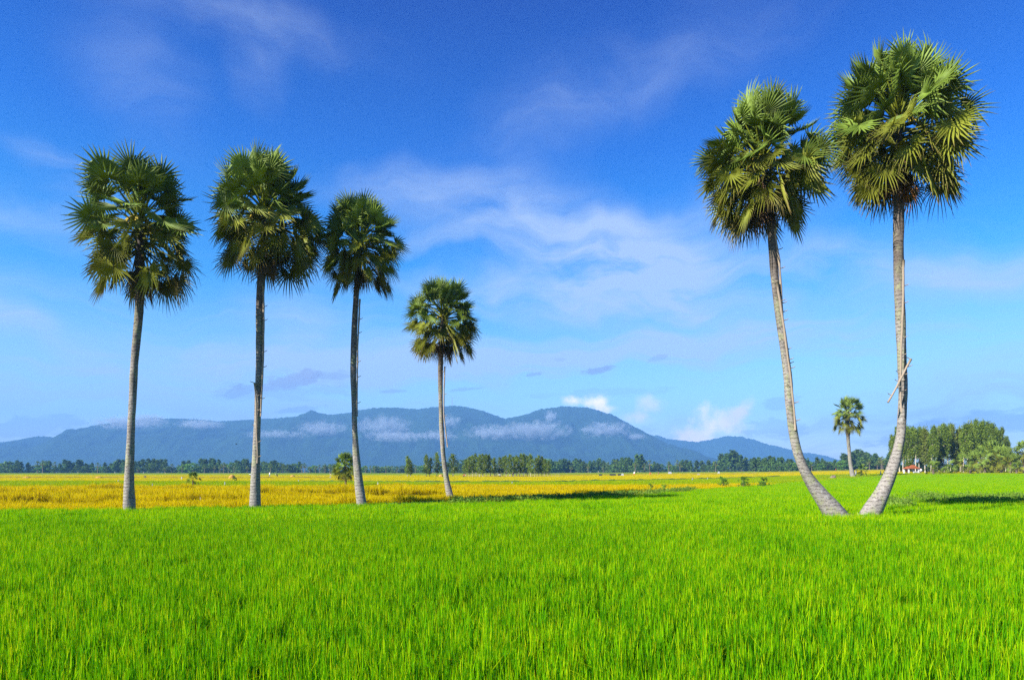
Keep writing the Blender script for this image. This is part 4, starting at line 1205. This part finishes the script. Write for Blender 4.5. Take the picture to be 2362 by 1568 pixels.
# weeds and rough grass between the curved trunks and on the right bund
wc = []
for k in range(420):
    px = rs2.uniform(2030, 2420); py = 1151 + (px - 2030) * .012 + rs2.normal(0, 5.5)
    if px < 2100: py = 1165 + rs2.normal(0, 6)
    X, Y = onplane(px, py, .3); wc.append((X, Y, rs2.uniform(.3, .58), rs2.uniform(.2, .42)))
for k in range(520):
    px = rs2.uniform(1045, 1600); py = np.interp(px, [p[0] for p in EDGE], [p[1] for p in EDGE]) - 1.0 + rs2.normal(0, .9)
    X, Y = onplane(px, py, .5); wc.append((X, Y, rs2.uniform(.35, .62), rs2.uniform(.2, .38)))
for k in range(90):
    px = rs2.uniform(1880, 2060); py = 1106 + rs2.normal(0, 2.0)
    X, Y = onplane(px, py, .3); wc.append((X, Y, float(ground_h(X, Y)) + rs2.uniform(.2, .8), rs2.uniform(.5, .9)))
for key in 'abcdef':
    for k in range(16 if key in 'abcd' else 26):
        a_ = rs2.uniform(0, 2 * PI); l_ = PALMS[key][1]; r_ = rs2.uniform(.35, .9)
        wc.append((l_[0] + math.cos(a_) * r_, l_[1] + math.sin(a_) * r_, rs2.uniform(.12, .38), rs2.uniform(.12, .25)))
V, Q, C = leaf_cloud(wc, 40, .17, 9, ((0.04, 0.13, 0.01), (0.20, 0.27, 0.04)), -.5, 1.4, .6, .3)
props(link('weeds', quad_mesh('weeds', V, Q, C, M_euc)), 'tangled weeds along the bunds of the green paddy', 'weeds', None, 'stuff')

# ------------------------------------------------------------------ small things
# red-roofed shelter
Y = 205; loc = stand(2107.5, Y)
t = thing('shelter', 'small open shelter with red tiled roof and white posts', 'shelter', loc, 0, None, .68)
u = Y / F
def post(x, y):
    m = MB(); m.box((x, y, 1.15), (.5, .5, 2.5)); m.box((x, y, 2.45), (.62, .62, .14)); link('post', m.mesh('post', M_white), t)
post(-2.15, 0); post(2.15, 0); post(-2.15, 3.6); post(2.15, 3.6)
m = MB(); m.box((.85, -.02, .58), (2.1, .22, 1.25)); m.box((.85, -.02, 1.22), (2.2, .3, .08)); lw = link('low_wall', m.mesh('low_wall', M_white), t)
for k in range(4):
    m = MB(); m.box((.3 + k * .38, -.145, .72), (.22, .04, .36)); link('opening', m.mesh('opening', M_dark), lw)
m = MB()
def gable(m, x0, x1, y0, y1, z0, z1):
    yc = (y0 + y1) / 2
    vs = [(x0, y0, z0), (x1, y0, z0), (x1, y1, z0), (x0, y1, z0), (x0 + .9, yc, z1), (x1 - .9, yc, z1)]
    vs2 = [(a, b, c - .12) for a, b, c in vs]
    m.add(vs + vs2, [(0, 1, 5, 4), (1, 2, 5), (2, 3, 4, 5), (3, 0, 4), (6, 10, 11, 7), (7, 11, 8), (8, 11, 10, 9), (9, 10, 6), (0, 6, 7, 1), (1, 7, 8, 2), (2, 8, 9, 3), (3, 9, 6, 0)])
gable(m, -2.7, 2.7, -.6, 4.2, 2.52, 3.5)
link('roof', m.mesh('roof', M_tile), t)
m = MB(); gable(m, -.9, 2.0, .4, 3.2, 3.1, 4.1); link('upper_roof', m.mesh('upper_roof', M_tile), t)
m = MB(); m.box((0, 1.8, .12), (5.0, 4.2, .3)); link('floor_slab', m.mesh('floor_slab', M_white), t)

# people
def build_person(name, label, loc, rz, pose, shirt, legs, hat, group=None):
    """pose 'stand' or 'bend': one continuous skinned body"""
    t = thing(name, label, 'person', loc, rz, group)
    if pose == 'stand':
        J = [(0, 0, .92), (0, 0, 1.15), (0, 0, 1.38), (0, 0, 1.48), (0, .02, 1.60), (0, .02, 1.70), (.19, 0, 1.38), (.27, .02, 1.12), (.25, .16, .92), (-.19, 0, 1.38), (-.27, .02, 1.12), (-.25, .16, .92),
             (.10, 0, .86), (.12, .05, .48), (.12, 0, .08), (.12, .12, .03), (-.10, 0, .86), (-.13, -.03, .48), (-.13, -.08, .08), (-.13, .04, .03)]
    else:
        J = [(0, 0, .88), (0, .16, 1.0), (0, .38, 1.05), (0, .48, 1.03), (0, .58, 1.0), (0, .68, .97), (.19, .38, 1.02), (.22, .42, .76), (.16, .50, .52), (-.19, .38, 1.02), (-.22, .42, .76), (-.14, .52, .52),
             (.10, 0, .84), (.12, .08, .46), (.12, 0, .08), (.12, .12, .03), (-.10, 0, .84), (-.13, .05, .46), (-.13, -.06, .08), (-.13, .06, .03)]
    E_ = [(0, 1), (1, 2), (2, 3), (3, 4), (4, 5), (2, 6), (6, 7), (7, 8), (2, 9), (9, 10), (10, 11), (0, 12), (12, 13), (13, 14), (14, 15), (0, 16), (16, 17), (17, 18), (18, 19)]
    RR = [.15, .14, .15, .06, .10, .09, .07, .05, .035, .07, .05, .035, .10, .07, .05, .04, .10, .07, .05, .04]
    me = bpy.data.meshes.new('body'); me.from_pydata(J, E_, []); me.update()
    mt, nt_, out = new_mat('clothes_' + pose)
    z = nd(nt_, 'ShaderNodeSeparateXYZ', {0: nd(nt_, 'ShaderNodeTexCoord').outputs['Object']})
    zc = z.outputs[2]
    c = mixc(nt_, mth(nt_, 'GREATER_THAN', zc, .90), legs, shirt)
    c = mixc(nt_, mth(nt_, 'GREATER_THAN', zc, 1.46), c, (.30, .16, .09))
    p = nd(nt_, 'ShaderNodeBsdfPrincipled', {'Base Color': c, 'Roughness': .8})
    nt_.links.new(p.outputs[0], out.inputs[0])
    me.materials.append(mt)
    o = link('body', me, t)
    sk = o.modifiers.new('skin', 'SKIN')
    for i, v in enumerate(me.skin_vertices[0].data):
        v.radius = (RR[i], RR[i]); v.use_root = (i == 0)
    sb = o.modifiers.new('sub', 'SUBSURF'); sb.levels = 1; sb.render_levels = 1
    if hat:
        hd = Vector(J[5]); m = MB(); n = 14; b = 0
        vs = [(hd.x + .24 * math.cos(2 * PI * k / n), hd.y + .24 * math.sin(2 * PI * k / n), hd.z - .03) for k in range(n)] + [(hd.x, hd.y, hd.z + .17)] 
        m.add(vs, [(k, (k + 1) % n, n) for k in range(n)] + [tuple(reversed(range(n)))])
        link('hat', m.mesh('hat', plain('hat', (.7, .62, .42), .8)), t)
    return t
WH, RD, BK, BL = (.75, .75, .75), (.6, .08, .03), (.05, .05, .06), (.10, .18, .35)
PPL = [(579, 1100, 'bend', WH, BK, 1, 'bending farmer in white by the haystack, nearest to it'), (622, 1100, 'stand', WH, BL, 1, 'standing farmer in white with a conical hat right of the haystack'),
       (640, 1100, 'bend', BK, BK, 1, 'bending farmer in dark clothes left of the second trunk'), (1069, 1102.5, 'bend', RD, BK, 1, 'farmer in reddish shirt bending in the yellow field before the grove'),
       (1144, 1100, 'bend', BK, BK, 1, 'farmer in dark shirt in the yellow field before the grove'), (1154.5, 1101.5, 'bend', WH, BK, 1, 'farmer in white before the fenced grove'),
       (1183, 1100.5, 'stand', BK, BK, 0, 'small dark figure before the right half of the fenced grove'), (1463, 1098.5, 'stand', WH, RD, 1, 'standing figure in white and red in the yellow field'),
       (1499, 1098, 'bend', RD, RD, 1, 'bending figure in red, left one of two'), (1519, 1097, 'bend', RD, BK, 1, 'bending figure in red, right one of two'),
       (1928, 1094, 'stand', RD, BK, 0, 'farmer in orange walking left of the small distant palm'), (639 - 435 + 435 + 125, 1097, 'bend', RD, WH, 1, 'farmer in red beside the shaggy short palm'),
       (2092, 1088, 'stand', RD, BK, 0, 'person in red beside the left post of the shelter'), (2124, 1088, 'stand', WH, BK, 0, 'person in white under the trees right of the shelter')]
for (px, b, pose, sh, lg, ht, lab) in PPL:
    Y = 208 if px > 2050 else (EYE - .25) * F / (b - HZ)
    build_person('person', lab, (stand(px, Y)[0], Y, stand(px, Y)[2] + (.25 if px < 2050 else 0)), rng.uniform(0, 6), pose, sh, lg, ht, 'farmers and villagers in the fields')

# haystacks
def haystack(px, Y, r, hgt, lab):
    t = MB(); n = 22; rows = 7; rng_ = random.Random(px)
    vs = []; 
    for j in range(rows):
        f = j / (rows - 1)
        for k in range(n):
            a = 2 * PI * k / n; rr = r * math.sqrt(max(0, 1 - f ** 2.2)) * (1 + rng_.uniform(-.08, .08)) + .02
            vs.append((rr * math.cos(a), rr * math.sin(a), hgt * f))
    fs = [(j * n + k, j * n + (k + 1) % n, (j + 1) * n + (k + 1) % n, (j + 1) * n + k) for j in range(rows - 1) for k in range(n)] + [tuple((rows - 1) * n + k for k in range(n))]
    t.add(vs, fs)
    props(link('haystack', t.mesh('haystack', M_straw), None, stand(px, Y)), lab, 'haystack', 'haystacks in the yellow fields')
haystack(535, 180, .9, 1.45, 'round haystack beside the harvesting farmers')
haystack(62, 190, 1.2, .9, 'low flat haystack at the far left of the yellow fields')
haystack(228, 190, 1.1, .9, 'low haystack left of the first tall trunk')
haystack(1017, 235, .8, 1.3, 'small orange haystack just left of the fourth tall trunk')
haystack(675, 230, .8, 1.1, 'haystack between the second trunk and the shaggy palm')
# tarpaulin huts in the yellow field
def hut(px, Y, w, d, hgt, mat, lab):
    m = MB(); X0 = -w / 2
    vs = [(X0, 0, 0), (w / 2, 0, 0), (w / 2, d, 0), (X0, d, 0), (X0 + .3, d * .45, hgt), (w / 2 - .3, d * .45, hgt)]
    m.add(vs, [(0, 1, 5, 4), (1, 2, 5), (2, 3, 4, 5), (3, 0, 4), (3, 2, 1, 0)])
    props(link('field_tent', m.mesh('field_tent', mat), None, stand(px, Y)), lab, 'tent', 'low tents in the rice fields')
hut(1386, 262, 1.6, 1.5, 1.05, M_dark, 'low dark tent, leftmost of the tents in the yellow field')
hut(1414, 262, 2.8, 1.5, 1.15, M_dark, 'long dark tent in the middle of the row of tents')
hut(1430, 264, 1.7, 1.5, 1.15, M_dark, 'dark tent touching the white tent')
hut(1436.5, 260, 1.25, 1.5, 1.25, M_cloth, 'white tent in the yellow field')
hut(1546, 400, 2.2, 2, 1.5, M_cloth, 'white peaked tent under the lower far hills')
hut(1659, 400, 1.3, 2, 1.5, M_cloth, 'small white tent further along the tree line')
hut(1612, 262, 1.4, 1.2, .95, M_wood, 'low straw lean-to at the edge of the lime field')
hut(333, 215, .9, 1, .95, M_dark, 'small dark shed right of the first tall trunk')

# white plastic rags on sticks that scare the birds
def flag(px, b, hpx, lab, wpx=3.5, zc=.3):
    Y = (EYE - zc) * F / (b - HZ) if b > 1094 else 190
    loc = stand(px, Y); H = hpx / F * Y + zc
    t = thing('bird_scarer', lab, 'bird scarer', loc, 0, 'white rags on sticks that scare birds')
    m = MB(); m.tube([(0, 0, -.1), (.02, 0, H * .6), (.0, 0, H)], [.018, .016, .012], 6); link('stick', m.mesh('stick', M_wood, True), t)
    m = MB(); n = 8; w = wpx / F * Y; top = H * .98; bot = zc + .1; rg = random.Random(px)
    vs = []
    for j in range(5):
        f = j / 4
        for k in range(n):
            a = 2 * PI * k / n
            rr = w / 2 * (.25 + .75 * math.sin(min(1, f * 1.1 + .1) * PI * .62)) * (1 + .25 * math.sin(a * 3 + px))
            vs.append((rr * math.cos(a) + .05 * math.sin(f * 4), rr * math.sin(a) * .7, top + (bot - top) * f + rg.uniform(-.02, .02)))
    fs = [(j * n + k, j * n + (k + 1) % n, (j + 1) * n + (k + 1) % n, (j + 1) * n + k) for j in range(4) for k in range(n)]
    m.add(vs, fs)
    link('rag', m.mesh('rag', M_cloth), t)
FL = [(289, 1151, 11, 'white rag on a stick in golden rice just left of the first trunk'), (351, 1127, 13, 'white rag on a stick in the lime rice right of the first trunk'), (272.5, 1112, 6, 'tiny white rag left of the first trunk near the far fields'),
      (419, 1106, 7, 'bright white rag left of the little young palm'), (518, 1121, 11, 'white rag midway between little palm and second trunk'), (461, 1161, 16, 'grey-white rag on a stick near the green paddy edge'),
      (688, 1112, 6, 'white rag on a stick between the second and third trunks'), (871, 1121, 10, 'white rag on a stick right of the third trunk'), (700 + 62, 1103, 5, 'small white rag left of the shaggy palm'),
      (1181, 1117, 7, 'small white rag in the lime rice in the middle'), (1597, 1109, 6, 'white rag at the left end of the green sapling row'), (1632, 1108, 5, 'white rag between the lone palm and sapling row'),
      (1974, 1104, 13, 'white post-like rag right of the small distant palm'), (2031, 1105, 12, 'white rag close to the bowed trunk, left one'), (2038, 1106, 9, 'shorter white rag close to the bowed trunk'),
      (2117, 1100, 12, 'fallen white rag in front of the shelter'), (2187, 1101.5, 10, 'white stake before the low bushy fan palm'), (2223, 1100, 9, 'white stake before the slim fan palm'),
      (2243, 1097, 14, 'pointed white cloth at the foot of a fan palm'), (2317, 1096, 9, 'white cloth in the shade of the thicket')]
for (px, b, hp, lab) in FL: flag(px, b, hp, lab, 4.0 if 'pointed' in lab else 2.4)

# weathered stump between the curved trunks
m = MB(); n = 12; vs = []
rg = random.Random(2)
for j, (z, r) in enumerate([(-.1, .9), (.25, .8), (.6, .75), (.85, .45), (.9, .05)]):
    for k in range(n):
        a = 2 * PI * k / n; rr = r * rg.uniform(.8, 1.15); vs.append((rr * math.cos(a), rr * math.sin(a) * .7, z * (1.2 if k < 4 else .9)))
m.add(vs, [(j * n + k, j * n + (k + 1) % n, (j + 1) * n + (k + 1) % n, (j + 1) * n + k) for j in range(4) for k in range(n)])
props(link('tree_stump', m.mesh('tree_stump', plain('stump', (.28, .2, .16), .9, .05, 4)), None, stand(1921, 150)), 'weathered brown stump left of the small distant palm', 'stump')

# bird over the slopes
t = MB()
t.tube([(-.28, 0, 0), (-.1, 0, .02), (.12, 0, .03), (.26, 0, .06), (.33, 0, .05)], [.01, .06, .075, .045, .01], 8)
pb = at(545, 1024, 60)
bt = thing('bird', 'small dark bird flying between the first and second tall trunks', 'bird', tuple(pb), .4, None, .3)
link('body', t.mesh('body', M_dark, True), bt)
for s in (-1, 1):
    m = MB(); m.add([(.16, 0, .05), (-.08, 0, .04), (-.12, s * .26, .20), (.12, s * .28, .22), (-.16, s * .55, .10), (-.02, s * .58, .12)], [(0, 1, 2, 3), (3, 2, 4, 5)]); link('wing', m.mesh('wing', M_dark), bt)

# mast and white pavilion on the mountain
def on_ridge(px):
    yy = np.interp(px, [a for a, _ in RIDGE_A], [b for _, b in RIDGE_A]); return at(px, yy, HA)
p = on_ridge(1043)
t = thing('radio_mast', 'thin radio mast on the mountain top', 'mast', (p.x, p.y, p.z - 6), 0)
m = MB()
for sx, sy in ((-2, -2), (2, -2), (2, 2), (-2, 2)): m.tube([(sx, sy, 0), (sx * .3, sy * .3, 66)], [.5, .35], 5)
for k in range(9): m.box((0, 0, 4 + k * 7), (4 - k * .36, 4 - k * .36, .5))
link('lattice', m.mesh('lattice', plain('mast_red', (.45, .12, .10), .6)), t)
m = MB(); m.tube([(0, 0, 64), (0, 0, 82)], [.35, .2], 6); link('antenna', m.mesh('antenna', M_white), t)
p = at(1042, 953, 5090)
t = thing('hill_pagoda', 'tiny white pagoda on the slope below the radio mast', 'pagoda', (p.x, p.y, p.z - 30), 0)
m = MB(); m.box((0, 0, 14), (16, 12, 34)); link('hall', m.mesh('hall', M_white), t)
m = MB(); m.add([(-12, -9, 31), (12, -9, 31), (12, 9, 31), (-12, 9, 31), (0, 0, 44)], [(0, 1, 4), (1, 2, 4), (2, 3, 4), (3, 0, 4), (3, 2, 1, 0)]); link('roof', m.mesh('roof', M_tile), t)

# ------------------------------------------------------------------ low cloud on the mountain slopes
def cloud_mat(dens, scale, seed, k):
    m, nt, out = new_mat('slope_cloud')
    oc = nd(nt, 'ShaderNodeTexCoord').outputs['Object']      # -1..1 over the unit ellipsoid, flattened by the object's size
    ln = nd(nt, 'ShaderNodeVectorMath', {0: oc}, operation='LENGTH').outputs['Value']
    mp = nd(nt, 'ShaderNodeMapping', {0: oc, 1: (seed * 3.1, seed * 1.7, 0), 3: (scale * k, scale * .62, scale * .62)}).outputs[0]
    n = noise(nt, mp, 1.0, 6, .68)
    v = mth(nt, 'SUBTRACT', mth(nt, 'MULTIPLY_ADD', mth(nt, 'SUBTRACT', n, .5), 3.0, .85), ln)
    d = mth(nt, 'MULTIPLY', sstep(nt, v, 0.0, .7), dens)
    pv = nd(nt, 'ShaderNodeVolumePrincipled', {'Color': (.58, .66, .74, 1), 'Density': d, 'Anisotropy': .0})
    nt.links.new(pv.outputs[0], out.inputs['Volume'])
    return m
def ball(name):
    m = MB(); n, r = 24, 12; vs = [(0, 0, -1)]
    for j in range(1, r):
        f = -PI / 2 + PI * j / r
        for k in range(n): a = 2 * PI * k / n; vs.append((math.cos(f) * math.cos(a), math.cos(f) * math.sin(a), math.sin(f)))
    vs.append((0, 0, 1)); fs = [(0, 1 + (k + 1) % n, 1 + k) for k in range(n)]
    for j in range(r - 2):
        for k in range(n): a = 1 + j * n; fs.append((a + k, a + (k + 1) % n, a + n + (k + 1) % n, a + n + k))
    a = 1 + (r - 2) * n; fs += [(a + k, a + (k + 1) % n, len(vs) - 1) for k in range(n)]
    m.add(vs, fs); return m
CL = [(300, 975, 78, 15, 4700, .012), (345, 964, 34, 9, 4800, .010), (462, 978, 48, 11, 4650, .011), (640, 1003, 70, 11, 4500, .007), (742, 988, 60, 17, 4600, .008), (885, 982, 62, 24, 4650, .008),
      (915, 1006, 75, 12, 4450, .008), (1040, 978, 28, 20, 4750, .007), (1010, 1004, 45, 12, 4450, .007), (1138, 998, 62, 17, 4500, .010), (1237, 993, 78, 22, 4500, .011), (1271, 960, 15, 13, 4850, .008),
      (1398, 995, 56, 20, 4650, .011), (1466, 1007, 22, 7, 4600, .008)]
CLN = ['cloud wrapped round the left shoulder of the mountain', 'small cloud topping the crest right of the first trunk', 'cloud on the slope between first and second trunks', 'thin mist on the slope right of the second trunk',
       'ragged cloud left of the third trunk', 'tall ragged cloud right of the third trunk', 'flat cloud below the ragged one right of the third trunk', 'faint cloud below the radio mast', 'low mist behind the fourth trunk',
       'flat cloud on the slope below the saddle', 'widest cloud, below the last peak', 'wisp of cloud rising above the widest cloud', 'cloud on the right slope of the last peak', 'last shred of cloud on the right slope']
for i, (px, py, rx, ry, Y, dn) in enumerate(CL):
    p = at(px, py, Y)
    o = link('slope_cloud', ball('c').mesh('slope_cloud', cloud_mat(dn * 1.1, 3.4, i + 1, max(1.0, rx / ry * .45)), True), None, tuple(p))
    o.scale = (rx / F * Y * 1.25, 170, ry / F * Y * 1.3)
    props(o, CLN[i], 'cloud', 'clouds lying on the mountain', 'stuff')

# ------------------------------------------------------------------ haze
m, nt_, out = new_mat('haze')
pv = nd(nt_, 'ShaderNodeVolumePrincipled', {'Color': (.17, .43, .88, 1), 'Density': 1.6e-4, 'Anisotropy': 0.0})
nt_.links.new(pv.outputs[0], out.inputs['Volume'])
mb = MB(); mb.box((0, 3550, 330), (17500, 8300, 668 + 8))
hz = link('haze', mb.mesh('haze', m))
props(hz, 'blue morning haze over the plain', 'haze', None, 'stuff')
